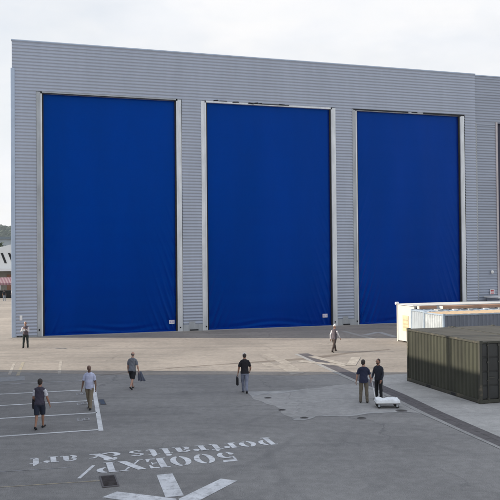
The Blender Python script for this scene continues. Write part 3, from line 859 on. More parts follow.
class Body:
    def __init__(self): self.mb = MB(); self.s = []
    def loft(self, rings, side=(1,0,0), seg=14):
        """rings: (centre, rx, ry, tag); side = direction of rx"""
        mb = self.mb; prev = None
        pts = [Vector(r[0]) for r in rings]; side = Vector(side)
        for i, (c, rx, ry, tg) in enumerate(rings):
            t = (pts[min(i+1,len(pts)-1)] - pts[max(i-1,0)]).normalized()
            a = (side - t*side.dot(t)).normalized(); b = t.cross(a)
            base = len(mb.v)
            for k in range(seg):
                w = 2*math.pi*k/seg
                mb.v.append(tuple(pts[i] + a*math.cos(w)*rx + b*math.sin(w)*ry))
            if prev is not None:
                for k in range(seg):
                    k2 = (k+1) % seg
                    mb.f.append((prev+k, prev+k2, base+k2, base+k)); mb.m.append(0)
                    for q in range(5):
                        f = q/5
                        p = Vector(mb.v[prev+k])*(1-f) + Vector(mb.v[base+k])*f
                        self.s.append((p, rings[i-1][3] if f < .5 else tg))
                        p = (Vector(mb.v[prev+k])+Vector(mb.v[prev+k2]))*.5*(1-f) + (Vector(mb.v[base+k])+Vector(mb.v[base+k2]))*.5*f
                        self.s.append((p, rings[i-1][3] if f < .5 else tg))
            prev = base
        b0 = prev
        first = len(mb.v) - seg*len(rings)
        mb.f.append(tuple(first+k for k in range(seg))[::-1]); mb.m.append(0)
        mb.f.append(tuple(b0+k for k in range(seg))); mb.m.append(0)
        for i, tg in ((0, rings[0][3]), (len(rings)-1, rings[-1][3])): self.s.append((pts[i], tg))
    def ball(self, c, r, tg, rot=None):
        n0 = len(self.mb.v); ellipsoid_closed(self.mb, c, r, rot)
        for p in self.mb.v[n0:]: self.s.append((Vector(p), tg))


def ellipsoid_closed(mb, c, r, rot=None, seg=14, rings=9):
    c = Vector(c); b = len(mb.v)
    def put(q):
        q = Vector(q)
        if rot: q = rot @ q
        mb.v.append(tuple(c+q))
    put((0,0,r[2]))
    for i in range(1, rings):
        t = math.pi*i/rings
        for k in range(seg):
            p = 2*math.pi*k/seg
            put((r[0]*math.sin(t)*math.cos(p), r[1]*math.sin(t)*math.sin(p), r[2]*math.cos(t)))
    put((0,0,-r[2])); last = len(mb.v)-1
    for k in range(seg):
        k2 = (k+1) % seg
        mb.f.append((b, b+1+k, b+1+k2)); mb.m.append(0)
        mb.f.append((last, b+1+(rings-2)*seg+k2, b+1+(rings-2)*seg+k)); mb.m.append(0)
        for i in range(rings-2):
            mb.f.append((b+1+i*seg+k, b+1+(i+1)*seg+k, b+1+(i+1)*seg+k2, b+1+i*seg+k2)); mb.m.append(0)


def person(label, loc, facing, height, skin, top, sleeve, legs_c, shoe, pose, shorts=False, long_sleeve=False,
           hair=None, cap=None, head_turn=0, belly=1.0, glasses=False, beard=False, sock=None, hairstyle='short', hem=.86):
    """facing: world degrees of the forward direction (0 = away from the camera, counter clockwise)"""
    B = Body()
    hipz = .93
    # ---- kinematics (metres for a 1.75 m figure; forward +y)
    lean = R(pose.get('lean', 3))
    def sp(x, up, fw=0):  # point on the torso
        return Vector((x, fw*math.cos(lean) + up*math.sin(lean), hipz + up*math.cos(lean)))
    tilt = pose.get('twist', 0)
    hips = [Vector((-.095,0,hipz-.03)), Vector((.095,0,hipz-.03))]
    legj = []
    for i, (a, k, out) in enumerate(pose['legs']):   # thigh forward angle, knee bend, outward angle
        a, k2, o = R(a), R(k), R(out)*(-1 if i == 0 else 1)
        h = hips[i]
        kn = h + Vector((math.sin(o)*.41, math.sin(a)*.41, -math.cos(a)*.41))
        sa = a - k2
        an = kn + Vector((math.sin(o)*.36, math.sin(sa)*.41, -math.cos(sa)*.41))
        legj.append((h, kn, an, sa))
    low = min(l[2].z for l in legj) - .085
    dz = Vector((0, 0, -low))
    T = lambda p: Vector(p) + dz
    # ---- legs
    for i, (h, kn, an, sa) in enumerate(legj):
        lt = 'pants'; sk = 'skin'
        h, kn, an = T(h), T(kn), T(an)
        if shorts:
            mid = h.lerp(kn, .98)
            B.loft([(h+Vector((0,0,.05)), .098, .11, lt), (h.lerp(kn,.35), .105, .108, lt), (mid, .094, .096, lt), (h.lerp(kn,1.0), .090, .092, lt)])
            B.loft([(h.lerp(kn,.55), .062, .066, sk), (kn, .052, .056, sk), (kn.lerp(an,.32), .052, .058, sk), (kn.lerp(an,.7), .037, .042, sk if not sock else 'sock'), (an+Vector((0,0,.0)), .034, .038, 'sock' if sock else sk), (an-Vector((0,0,.05)), .036, .045, 'shoe')])
        else:
            B.loft([(h+Vector((0,0,.05)), .098, .11, lt), (h.lerp(kn,.4), .092, .096, lt), (kn, .074, .078, lt), (kn.lerp(an,.35), .070, .074, lt), (kn.lerp(an,.8), .062, .066, lt), (an+Vector((0,0,-.035)), .064, .070, lt), (an+Vector((0,0,-.04)), .045,.05,'shoe')])
        # shoe: heel to toe, pitched with the shin
        pit = max(-.9, min(.35, sa*.8))if sa < 0 else sa*.35
        f = Vector((math.sin(R(6))*(-1 if i == 0 else 1), math.cos(pit), math.sin(pit))); f.normalize()
        hb = an + Vector((0,-.02,-.045))
        B.loft([(hb - f*.055, .030, .030, 'shoe'), (hb - f*.03, .038, .042, 'shoe'), (hb + f*.06, .042, .040, 'shoe'), (hb + f*.14+Vector((0,0,-.008)), .046, .030, 'shoe'), (hb+f*.205+Vector((0,0,-.012)), .034, .022, 'shoe'), (hb+f*.225+Vector((0,0,-.014)), .015, .012, 'shoe')])
    # ---- torso
    t0 = T(sp(0, -.10)); bl = belly
    B.loft([(T(sp(0,-.13,-.01)), .15, .105, 'pants'), (T(sp(0,-.04,-.01)), .160, .116, 'pants'), (T(sp(0,.06)), .145, .098, 'pants')])
    B.loft([(T(sp(0, hem-.93, -.005)), .180, .132*bl, 'top'), (T(sp(0,.04)), .176, .128*bl, 'top'), (T(sp(0,.16,.008)), .166, .118*bl, 'top'), (T(sp(0,.30,.006)), .182, .120, 'top'),
            (T(sp(0,.42,.0)), .190, .118, 'top'), (T(sp(0,.49,-.008)), .165, .100, 'top'), (T(sp(0,.535,-.012)), .105, .078, 'top'), (T(sp(0,.565,-.012)), .066, .062, 'top')])
    for s_ in (-1, 1):      # shoulder slope from neck to arm
        B.loft([(T(sp(s_*.02,.515,-.014)), .060, .060, 'top'), (T(sp(s_*.085,.492,-.012)), .055, .058, 'top'), (T(sp(s_*.150,.462,-.010)), .052, .058, 'top'), (T(sp(s_*.185,.440,-.008)), .044, .052, 'top')], (0,1,0))
    neck0, neck1 = T(sp(0,.51,-.014)), T(sp(0,.625,.010))
    B.loft([(neck0, .066, .066, 'skin'), (neck0.lerp(neck1,.5), .060, .062, 'skin'), (neck1, .058, .064, 'skin')])
    # ---- head
    hr = Matrix.Rotation(R(head_turn), 3, 'Z') @ Matrix.Rotation(-R(pose.get('nod', 0)), 3, 'X')
    hc = neck1 + Vector((0,.012,.085))
    H = lambda x, y, z: hc + hr @ Vector((x, y, z))
    B.ball(H(0,-.010,.025), (.081,.099,.103), 'skin', hr)
    B.ball(H(0,.020,-.035), (.060,.072,.080), 'skin', hr)
    B.ball(H(0,.055,-.085), (.030,.028,.024), 'skin', hr)
    B.ball(H(0,.098,-.015), (.013,.018,.026), 'skin', hr)
    B.ball(H(0,.075,.022), (.055,.022,.014), 'skin', hr)
    for s in (-1, 1): B.ball(H(s*.078,-.008,-.008), (.010,.020,.032), 'skin', hr)
    # ---- arms
    hands = []
    for i, arm in enumerate(pose['arms']):     # shoulder fwd, abduct, elbow bend, inward turn of the forearm
        s = -1 if i == 0 else 1
        fa, ab, el, inn = [R(q) for q in arm[:4]]
        sh = T(sp(s*.188, .435, -.008))
        d1 = Vector((s*math.sin(ab)*math.cos(fa), math.sin(fa)*math.cos(ab*.5), -math.cos(fa)*math.cos(ab))).normalized()
        elb = sh + d1*.285
        fe = fa + el
        d2 = Vector((s*math.sin(ab)*.6 - s*math.sin(inn), math.sin(fe)*math.cos(inn), -math.cos(fe)*math.cos(inn))).normalized()
        if len(arm) > 4:       # explicit hand direction
            d2 = Vector(arm[4]).normalized()
        wr = elb + d2*.25
        st = 'sleeve'
        side = (0,1,0) if abs(d1.y) < .8 else (0,0,1)
        if long_sleeve:
            B.loft([(sh+Vector((-s*.022,0,.018)), .046,.042,st), (sh+d1*.03, .060,.056,st), (sh.lerp(elb,.5), .056,.053,st), (elb, .050,.050,st)], side)
            B.loft([(elb-d2*.02, .049,.049,st), (elb.lerp(wr,.4), .050,.047,st), (wr-d2*.02, .040,.038,st), (wr, .038,.036,st)], side)
        else:
            B.loft([(sh+Vector((-s*.022,0,.018)), .046,.042,st), (sh+d1*.03, .061,.057,st), (sh.lerp(elb,.45), .064,.060,st), (sh.lerp(elb,.72), .065,.062,st), (sh.lerp(elb,.74), .058,.055,st)], side)
            B.loft([(sh.lerp(elb,.4), .048,.048,'skin'), (elb, .041,.041,'skin'), (elb+d2*.01, .041,.041,'skin')], side)
            B.loft([(elb-d2*.02, .041,.041,'skin'), (elb.lerp(wr,.3), .044,.042,'skin'), (wr, .028,.024,'skin')], side)
        B.loft([(wr-d2*.02, .026,.024,'skin'), (wr+d2*.03, .034,.020,'skin'), (wr+d2*.085, .040,.017,'skin'), (wr+d2*.10, .034,.014,'skin')], (0,1,0) if abs(d2.y) < .85 else (0,0,1))
        hands.append((wr, d2, s))
    # ---- fuse into one surface
    tmp = B.mb.build('person_tmp', SKIN[skin])
    md = tmp.modifiers.new('r', 'REMESH'); md.mode = 'VOXEL'; md.voxel_size = .0095
    dg = bpy.context.evaluated_depsgraph_get(); dg.update()
    me = bpy.data.meshes.new_from_object(tmp.evaluated_get(dg))
    bpy.data.objects.remove(tmp)
    bm = bmesh.new(); bm.from_mesh(me)
    for _ in range(2): bmesh.ops.smooth_vert(bm, verts=bm.verts, factor=.5, use_axis_x=True, use_axis_y=True, use_axis_z=True)
    order = ['skin','top','sleeve','pants','shoe','sock','eyew','eyed','lip']
    mats = [SKIN[skin], cloth(top), cloth(sleeve), cloth(legs_c), cloth(shoe), cloth(sock or (.6,.6,.6)), EYE_W, EYE_D, LIP]
    B.s = [q for q in B.s if not (q[1] == 'pants' and q[0].z > hem - low + .012)]
    kd = kdtree.KDTree(len(B.s))
    for i, (p, tg) in enumerate(B.s): kd.insert(p, i)
    kd.balance()
    for f in bm.faces:
        f.smooth = True
        f.material_index = order.index(B.s[kd.find(f.calc_center_median())[1]][1])
    # cloth folds: push the clothing in and out a little
    rn = random.Random(hash(label) % 1000)
    k1, k2 = rn.uniform(0, 6), rn.uniform(0, 6)
    bm.normal_update()
    for v in bm.verts:
        mi = v.link_faces[0].material_index if v.link_faces else 0
        if mi in (1, 2, 3):
            p = v.co
            d = .0030*math.sin(26*p.z+9*p.x+k1+3*math.sin(7*p.y+11*p.x)+2*math.sin(5*p.z)) + .0022*math.sin(23*p.x-17*p.z+k2+3*math.sin(11*p.z+4*p.x))
            v.co += v.normal*d
    me.materials.clear()
    for m_ in mats: me.materials.append(m_)
    bm.to_mesh(me); bm.free()
    # ---- fingers, eyes, mouth joined to the same mesh
    ex_ = MB()
    for wr, d, s in hands:
        sidev = Vector((0,1,0)) if abs(d.y) < .85 else Vector((0,0,-1))
        a = (sidev - d*sidev.dot(d)).normalized(); nrm = d.cross(a).normalized()
        if nrm.x*s > 0: nrm = -nrm          # palm faces the thigh
        curl = .55
        for k, ln in enumerate((.070, .080, .075, .058)):
            off = a*(.030 - .020*k)
            p0 = wr + d*.075 + off; p1 = p0 + d*.035 + nrm*.004
            dd = (d*math.cos(curl) + nrm*math.sin(curl)); p2 = p1 + dd*ln*.4
            de = (d*math.cos(curl*2.1) + nrm*math.sin(curl*2.1)); p3 = p2 + de*ln*.35
            ex_.tube([p0, p1, p2, p3], [.0095, .0092, .0085, .0065], 7, 0)
        p0 = wr + d*.02 + a*.022; p1 = p0 + (d*.6+a*.75+nrm*.25).normalized()*.045; p2 = p1 + (d*.9+a*.25+nrm*.35).normalized()*.035
        ex_.tube([p0, p1, p2], [.012, .0105, .0075], 7, 0)
    for s in (-1, 1):
        if glasses: ellipsoid(ex_, H(s*.032,.088,.006), (.027,.012,.019), 10, 6, 7)
        else:
            ellipsoid(ex_, H(s*.030,.080,.004), (.014,.010,.008), 8, 6, 6)
            ellipsoid(ex_, H(s*.030,.0865,.004), (.0065,.005,.0065), 8, 6, 7)
    ellipsoid(ex_, H(0,.088,-.052), (.022,.008,.007), 8, 6, 8)
    eo = ex_.build('tmp', mats)
    for p in eo.data.polygons: p.use_smooth = True
    bm = bmesh.new(); bm.from_mesh(me); bm.from_mesh(eo.data); bm.to_mesh(me); bm.free()
    bpy.data.objects.remove(eo)
    o = bpy.data.objects.new('person', me); C.objects.link(o)
    o.location = loc; o.rotation_euler = (0,0,R(facing)); o.scale = [height/1.75]*3
    tag(o, label, 'person', 'people walking about the yard')
    # ---- hair, cap
    if hair:
        hb = MB()
        if hairstyle == 'short':
            ellipsoid_closed(hb, H(0,-.026,.040), (.087,.098,.101), hr)
            ellipsoid_closed(hb, H(0,-.045,-.010), (.081,.074,.078), hr)
        else:   # thin ring round a balding crown
            ellipsoid_closed(hb, H(0,-.034,-.006), (.0845,.084,.052), hr)
        h_ = hb.build('hair', mat('hair_'+str(len(bpy.data.materials)), hair, .6, 0, .2, 20, .5, 120), o, True)
    if beard:
        hb = MB(); ellipsoid_closed(hb, H(0,.034,-.068), (.058,.060,.050), hr); hb.build('beard', mat('beard', (.03,.02,.015), .7), o, True)
    if cap:
        hb = MB(); ellipsoid_closed(hb, H(0,-.008,.060), (.091,.108,.086), hr)
        vis = [(H(.07*math.sin(t), .075+.085*math.cos(t), .050-.012*math.cos(t))) for t in [-1.4+2.8*i/10 for i in range(11)]]
        base = [H(.075*math.sin(t), .055+.030*math.cos(t), .058) for t in [-1.4+2.8*i/10 for i in range(11)]]
        for i in range(10):
            hb.poly([base[i], base[i+1], vis[i+1], vis[i]])
            hb.poly([vis[i]-Vector((0,0,.008)), vis[i+1]-Vector((0,0,.008)), base[i+1]-Vector((0,0,.008)), base[i]-Vector((0,0,.008))])
            hb.poly([vis[i], vis[i+1], vis[i+1]-Vector((0,0,.008)), vis[i]-Vector((0,0,.008))])
        hb.build('cap', cloth(cap), o, True)
    # world position of the hands for the things they hold
    mw = Matrix.Translation(Vector(loc)) @ Matrix.Rotation(R(facing), 4, 'Z') @ Matrix.Scale(height/1.75, 4)
    return o, [mw @ (wr + d*.10) for wr, d, s in hands]


STRIDE = [(22,6,1), (-16,12,1)]
WALK = dict(legs=STRIDE, arms=[(-14,10,14,4), (16,10,18,4)], lean=4)

# man by the left pier, facing the camera, hands up at the chest
person('man in white shirt and dark vest standing by the left pier with hands raised', (-15.75, 50.45, .004), 182, 1.82, 'tan', (.10,.08,.095), (.62,.58,.60), (.022,.032,.030), (.02,.02,.02),
       dict(legs=[(2,2,4),(-1,2,5)], arms=[(28,14,105,40),(32,14,100,42)], lean=2), long_sleeve=True, hair=(.35,.33,.32), hem=.90)
# man in the dark vest with white sleeves, walking away
p38, h38 = person('man walking away in dark grey vest over white sleeves and navy shorts', (-7.61, 25.95, .002), -4, 1.77, 'tan', (.055,.050,.075), (.60,.60,.64), (.018,.024,.045), (.015,.015,.018),
       dict(legs=[(-12,16,-3),(16,8,-3)], arms=[(6,12,55,2),(2,16,14,-3)], lean=5), shorts=True, hair=(.03,.02,.015))
p89, h89 = person('bald man in pale blue polo shirt and khaki trousers walking towards the camera', (-6.57, 29.32, .002), 178, 1.76, 'brown', (.52,.55,.72), (.52,.55,.72), (.23,.19,.135), (.015,.014,.013),
       dict(legs=[(14,6,-2),(-12,14,-2)], arms=[(4,12,14,0),(2,13,12,0)], lean=2), head_turn=38, belly=1.15, hem=.84)
p132, h132 = person('man in grey t-shirt and black shorts walking away, jacket in his right hand', (-5.58, 33.85, .002), -12, 1.72, 'fair', (.165,.175,.20), (.165,.175,.20), (.012,.013,.016), (.03,.028,.03),
       dict(legs=[(18,10,-4),(-16,22,-3)], arms=[(8,12,14,0),(-6,16,10,-4)], lean=8, nod=14), shorts=True, hair=(.16,.13,.12), hairstyle='ring', belly=1.1, sock=None)
p245, h245 = person('man in white cap, black t-shirt and faded blue jeans walking away', (-.29, 32.6, .002), 6, 1.78, 'tan', (.012,.011,.016), (.012,.011,.016), (.20,.22,.29), (.02,.02,.022),
       dict(legs=[(16,12,-3),(-14,20,-3)], arms=[(2,14,12,0),(10,16,40,10)], lean=4), cap=(.72,.66,.60), hair=(.05,.035,.03))
p335, h335 = person('man in white cap and white shirt with dark vest striding across the sunlit apron', (5.40, 46.75, .005), -42, 1.80, 'tan', (.085,.070,.085), (.66,.63,.64), (.060,.043,.038), (.03,.025,.022),
       dict(legs=[(26,8,2),(-24,8,2)], arms=[(-18,10,20,4),(18,10,22,4)], lean=6), cap=(.70,.68,.66), long_sleeve=True)
p364, h364 = person('dark haired man in navy t-shirt and khaki trousers seen from behind near the trolley', (4.68, 30.05, .005), -10, 1.76, 'fair', (.016,.020,.050), (.016,.020,.050), (.14,.12,.09), (.03,.028,.025),
       dict(legs=[(1,1,3),(-1,2,3)], arms=[(6,16,12,0),(14,14,26,0)], lean=2), hair=(.03,.022,.02), belly=1.15, head_turn=-24, hem=.82)
p379, h379 = person('man in dark jacket and black trousers holding the trolley handle', (5.42, 30.72, .005), 138, 1.70, 'tan', (.014,.017,.028), (.014,.017,.028), (.010,.011,.014), (.01,.01,.01),
       dict(legs=[(2,2,3),(-2,2,3)], arms=[(8,10,24,4),(16,8,34,18)], lean=1), hair=(.03,.02,.018), long_sleeve=True, glasses=True, beard=True, head_turn=-8)


# things they carry
def bag(name, loc, label, col, size, cat='bag', rz=0, strap=True):
    t = empty(name, loc, rz); tag(t, label, cat)
    w, d, h = size
    mb = MB(); mb.box(-w/2, w/2, -d/2, d/2, -h, -.06); o = mb.build('bag_body', cloth(col), t, bevel=.035)
    if strap:
        mb = MB(); mb.tube([(-w*.3,0,-.07),(-w*.22,0,.0),(0,0,.02),(w*.22,0,.0),(w*.3,0,-.07)], .010, 8); mb.build('strap', cloth((.02,.02,.022)), t)
    return t


bag('shoulder_bag', h245[0] + Vector((-.02,0,-.01)), 'slim black bag in the left hand of the man with the white cap and jeans', (.010,.010,.013), (.10,.30,.42), rz=R(8))


def jacket(loc, label, col, drop, w, rz):
    """folded jacket: a hanging sheaf of cloth with thickness"""
    mb = MB(); n, k = 14, 12
    for side in (-1, 1):
        b = len(mb.v)
        for j in range(k+1):
            t = j/k
            for i in range(n+1):
                s = i/n-.5
                ww = w*(.35+.65*t**.7)
                fold = .020*math.sin(s*19+t*2)*t + .012*math.sin(s*31)*t
                th = .045*(1-(2*s)**4*.9)*(.6+.4*t)
                mb.v.append((s*ww + .10*t*t, side*th+fold, .03 - drop*t*(1-.10*abs(math.sin(s*7+1)))))
        for j in range(k):
            for i in range(n):
                a = b+j*(n+1)+i; mb.f.append((a, a+1, a+n+2, a+n+1)); mb.m.append(0)
    tot = (k+1)*(n+1)
    rim = [i for i in range(n+1)] + [j*(n+1)+n for j in range(1, k+1)] + [k*(n+1)+i for i in range(n-1, -1, -1)] + [j*(n+1) for j in range(k-1, 0, -1)]
    for a, b in zip(rim, rim[1:]+rim[:1]): mb.f.append((a, b, b+tot, a+tot)); mb.m.append(0)
    o = mb.build('jacket', cloth(col), None, True)
    o.location = loc; o.rotation_euler = (0,0,rz)
    return tag(o, label, 'jacket')


jacket(h132[1] + Vector((.03,0,.06)), 'grey blue jacket hanging from the hand of the man in black shorts', (.10,.11,.15), .46, .36, R(-10))
jacket(h38[0] + Vector((-.05,-.10,.10)), 'dark jacket carried over the left arm of the man in navy shorts', (.030,.028,.038), .44, .24, R(70))
# pale phone held by the man at the pier
ph = empty('hand_tablet', (-15.78, 50.05, 1.30), R(4)); tag(ph, 'small pale tablet held up by the man at the left pier', 'tablet')
mb = MB(); mb.box(-.13,.13,-.008,.008,-.09,.09); mb.build('case', M['white'], ph, bevel=.006)
mb = MB(); mb.box(-.115,.115,.0082,.010,-.075,.075); mb.build('screen', M['gap'], ph)

# ------------------------------------------------------------------ trolley
ct_c = W(15.36, 34.22)
tr = empty('platform_trolley', ct_c, AZ - R(18)); tag(tr, 'low flat hand trolley with grey handle beside the two talking men', 'trolley')
deck_m = mat('trolley_deck', (.10,.09,.085), .7, .1, .2, 5)
mb = MB(); mb.box(-.47,.47,-.30,.30,.17,.21); mb.build('deck', deck_m, tr, bevel=.008)
for sx in (-1, 1):
    for sy in (-1, 1):
        mb = MB(); mb.tube([(sx*.36, sy*.24-.025, .075),(sx*.36, sy*.24+.025, .075)], .073, 14); w_ = mb.build('wheel', M['rubber'], tr)
        mb = MB(); mb.box(sx*.36-.04, sx*.36+.04, sy*.24-.04, sy*.24-.030, .07, .169); mb.box(sx*.36-.04, sx*.36+.04, sy*.24+.030, sy*.24+.04, .07, .169); mb.build('fork', M['galv_dull'], w_)
hm = Matrix.Translation(ct_c) @ Matrix.Rotation(AZ-R(18), 4, 'Z')
hh = hm.inverted() @ ((h379[1]))
mb = MB(); mb.tube([(-.44,0,.20), hh - (hh-Vector((-.44,0,.20))).normalized()*.0], .020, 10)
mb.tube([hh+Vector((0,-.11,0)), hh+Vector((0,.11,0))], .018, 10)
mb.build('handle', mat('handle_white', (.62,.62,.62), .4, .1, .05), tr, True)
# white bundle on it
from mathutils import noise as mnoise
mb = MB(); nx, ny = 70, 48
for lay in (0, 1):
    for j in range(ny+1):
        for i in range(nx+1):
            x, y = -.48+.96*i/nx, -.32+.64*j/ny
            e = max(min(1, (0.48-abs(x))/.035)*min(1, (.32-abs(y))/.035), 0)**.5
            n1 = mnoise.noise(Vector((x*4.2, y*4.2, 3.1))); n2 = mnoise.noise(Vector((x*9+n1, y*9, 8.2))); n3 = mnoise.noise(Vector((x*19, y*19+n2, 1.7)))
            z = (.105 + .050*n1 + .060*(.5-abs(n2)) + .030*(.5-abs(n3)))*e + .004*e
            if lay == 0: z = 0.0
            wob = .012*mnoise.noise(Vector((x*8, y*8, 5)))*lay
            mb.v.append((x+wob, y+wob*.8, .213+z))
off = (nx+1)*(ny+1)
for j in range(ny):
    for i in range(nx):
        a = j*(nx+1)+i
        mb.f.append((a, a+nx+1, a+nx+2, a+1)); mb.m.append(0)
        mb.f.append((off+a, off+a+1, off+a+nx+2, off+a+nx+1)); mb.m.append(0)
o = mb.build('sheet_bundle', mat('white_sheeting', (.80,.82,.84), .5, 0, .05, 6, .3, 40), None, True)
o.location = ct_c; o.rotation_euler = (0,0,AZ-R(18)); tag(o, 'crumpled white plastic bundle lying on the flat trolley', 'bundle')


# ------------------------------------------------------------------ far left background
hill_m = mat('wooded_hill', (.060,.080,.065), .9, 0, .35, .03, .8, .3)
mb = MB(); nx, ny = 520, 90
for j in range(ny+1):
    for i in range(nx+1):
        x = -1900 + 2300*i/nx; y = 1350 + 700*j/ny
        e = math.sin(math.pi*min(1, j/ny*2.6)/2)
        prof = 96 + 14*math.sin(x*.0061+1.2) + 6*math.sin(x*.019) - max(0, (x+400)*.14)
        mb.v.append((x, y, max(prof, 2)*e + (random.uniform(-3.5, 4) + 2*math.sin(x*.11+y*.04))*e - .3))
for j in range(ny):
    for i in range(nx):
        a = j*(nx+1)+i; mb.f.append((a, a+1, a+nx+2, a+nx+1)); mb.m.append(0)
tag(mb.build('hill', hill_m, None, False), kind='structure')


def tree(loc, h, r, label, seed):
    rnd = random.Random(seed)
    t = empty('broadleaf_tree', loc); tag(t, label, 'tree', 'trees far behind the yard')
    mb = MB(); mb.tube([(0,0,0),(.1,0,h*.25),(-.1,.1,h*.5),(0,0,h*.8)], [h*.035,h*.028,h*.02,h*.008], 8)
    for k in range(6):
        a = rnd.uniform(0, 6.28); z = h*rnd.uniform(.3,.6)
        mb.tube([(0,0,z),(math.cos(a)*r*.4,math.sin(a)*r*.4,z+h*.12),(math.cos(a)*r*.75,math.sin(a)*r*.75,z+h*.2)], [h*.015,h*.01,h*.004], 6)
    mb.build('trunk', M['bark'], t)
    mb = MB()
    clumps = [(rnd.gauss(0,.45)*r, rnd.gauss(0,.45)*r, h*.62+rnd.gauss(0,.2)*h*.6, rnd.uniform(.22,.42)*r) for _ in range(26)]
    for cx, cy, cz, cr in clumps:
        mi = rnd.choice((0,0,1,2))
        for _ in range(95):
            d = Vector((rnd.gauss(0,1), rnd.gauss(0,1), rnd.gauss(0,1))).normalized()*cr*rnd.uniform(.6,1.05)
            p = Vector((cx,cy,max(cz,h*.3))) + d
            a = Vector((rnd.gauss(0,1),rnd.gauss(0,1),rnd.gauss(0,1))).normalized(); b = a.orthogonal().normalized()
            s = h*.022*rnd.uniform(.6,1.4)
            mb.poly([p+a*s, p+b*s*.6, p-a*s, p-b*s*.6], mi)
    mb.build('crown', M['leaves'], t)


M['bark'] = mat('bark', (.09,.07,.055), .9)
M['leaves'] = [mat('leaf_dark', (.030,.048,.030), .7, 0, .2, 1), mat('leaf_mid', (.050,.075,.040), .7, 0, .2, 1), mat('leaf_pale', (.075,.10,.06), .7, 0, .2, 1)]
for k, (x, y, h, r, lb) in enumerate(((-71, 205, 12.5, 4.5, 'dark broadleaf tree seen behind the white pavilion'), (-66, 214, 12.0, 4.5, 'rounded tree close to the hangar corner, behind the white pavilion'),
                                  (-80, 212, 12, 5, 'tree behind the low flat warehouse at the left picture edge'), (-92, 225, 13, 5.5, 'leftmost tree of the far row, outside the gap beside the hangar'))):
    tree((x, y, 0), h, r, lb, 70+k)
# flat roofed pale shed behind the trees
sh = empty('long_shed', (-118, 330, 0), R(3)); tag(sh, 'long pale grey flat roofed shed below the wooded hill', 'building')
mb = MB(); mb.box(-60,18,0,25,0,17.0); mb.build('wall', mat('shed_wall', (.36,.41,.44), .7, 0, .06, .2), sh)
mb = MB(); mb.box(-61,19,-1,26,17.01,18.0); mb.build('roof', mat('shed_roof', (.16,.20,.23), .7), sh)
# white pavilion with slanted dark openings
pv = empty('white_pavilion', (-49.5, 146, 0), R(4)); tag(pv, 'white pavilion with slanted dark slots over its pale canopy', 'building')
mb = MB()
mb.v += [(-14,0,4.8),(3.2,0,4.8),(3.0,0,10.2),(-2,0,9.0),(-14,0,7.8)] + [(-14,9,4.8),(3.2,9,4.8),(3.0,9,10.2),(-2,9,9.0),(-14,9,7.8)]
mb.f += [(0,1,2,3,4),(9,8,7,6,5),(0,5,6,1),(1,6,7,2),(2,7,8,3),(3,8,9,4),(4,9,5,0)]; mb.m += [0]*7
mb.build('upper_hull', mat('pavilion_white', (.74,.75,.74), .5, 0, .05, .5), pv)
for k in range(9):
    x = 1.2 - k*1.45
    mb = MB(); mb.v += [(x,-.06,5.9),(x+.45,-.06,5.9),(x-.35,-.06,8.0),(x-.80,-.06,8.0),(x,-.004,5.9),(x+.45,-.004,5.9),(x-.35,-.004,8.0),(x-.80,-.004,8.0)]
    mb.f += [(0,1,2,3),(0,4,5,1),(1,5,6,2),(2,6,7,3),(3,7,4,0)]; mb.m += [0]*5
    mb.build('slanted_window', M['gap'], pv)
mb = MB(); mb.box(-14.5,3.6,-2.0,9.4,4.35,4.79); mb.build('canopy', M['white'], pv)
mb = MB(); mb.box(-13.5,2.2,1.0,8.8,0,4.34); mb.build('lower_wall', mat('pavilion_beige', (.25,.235,.20), .8, 0, .15, .7), pv)
mb = MB(); mb.box(-.1,1.3,.90,.999,0,3.6); mb.build('doorway', mat('doorway_brown', (.28,.14,.09), .8), pv)
# market stalls with awnings and goods
def stall(loc, rz, label, aw, goods):
    t = empty('market_stall', loc, rz); tag(t, label, 'stall', 'market stalls beyond the hangar corner')
    mb = MB(); mb.box(-1.5,1.5,-.6,.6,0,1.3); mb.build('counter', cloth(goods), t)
    for sx in (-1,1):
        for sy in (-1,1):
            mb = MB(); mb.tube([(sx*1.45,sy*.9,0),(sx*1.45,sy*.9,2.5)], .04, 8); mb.build('pole', M['galv'], t)
    mb = MB(); n = 26
    for k in range(n):
        x0, x1 = -1.6+3.2*k/n, -1.6+3.2*(k+1)/n
        mb.poly([(x0,-1.2,2.55),(x1,-1.2,2.55),(x1,0,3.5),(x0,0,3.5)], k % 2); mb.poly([(x0,0,3.5),(x1,0,3.5),(x1,1.2,2.55),(x0,1.2,2.55)], k % 2)
        mb.poly([(x0,-1.2,2.2+.06*(k%2)),(x1,-1.2,2.2+.06*(k%2)),(x1,-1.2,2.55),(x0,-1.2,2.55)], k % 2)
    mb.build('awning', [cloth(aw), cloth((.42,.30,.31))], t)
stall((-41.3,123,0), R(8), 'market stall with pink striped awning over a dark counter', (.26,.12,.15), (.012,.014,.017))
stall((-45.6,125,0), R(8), 'market stall with dark red striped awning at the left picture edge', (.25,.08,.10), (.03,.02,.02))
# red car
car = empty('parked_car', (-37.2, 119.5, 0), R(75)); tag(car, 'dark red hatchback parked at the hangar corner beside the stalls', 'car')
red = mat('car_red', (.22,.02,.025), .25, .0, .05, 2, coat=.6)
side = [(-2.0,.35),(-2.05,.75),(-1.95,.98),(-1.2,1.02),(-.6,1.45),(.9,1.48),(1.65,1.05),(1.95,.95),(2.0,.35)]
mb = MB()
for a, b in zip(side, side[1:]+side[:1]):
    ia = .16 if a[1] > 1.2 else 0; ib = .16 if b[1] > 1.2 else 0
    mb.poly([(a[0],-.82+ia,a[1]),(b[0],-.82+ib,b[1]),(b[0],.82-ib,b[1]),(a[0],.82-ia,a[1])])
for s in (-1,1): mb.poly([(x,s*(.82-(.16 if z > 1.2 else 0)),z) for x, z in side])
mb.build('body', red, car)
mb = MB()
for s in (-1,1): mb.poly([(-1.0,s*.815,1.08),(-.55,s*.70,1.40),(.85,s*.70,1.42),(1.35,s*.815,1.10)])
mb.build('window', M['gap'], car)
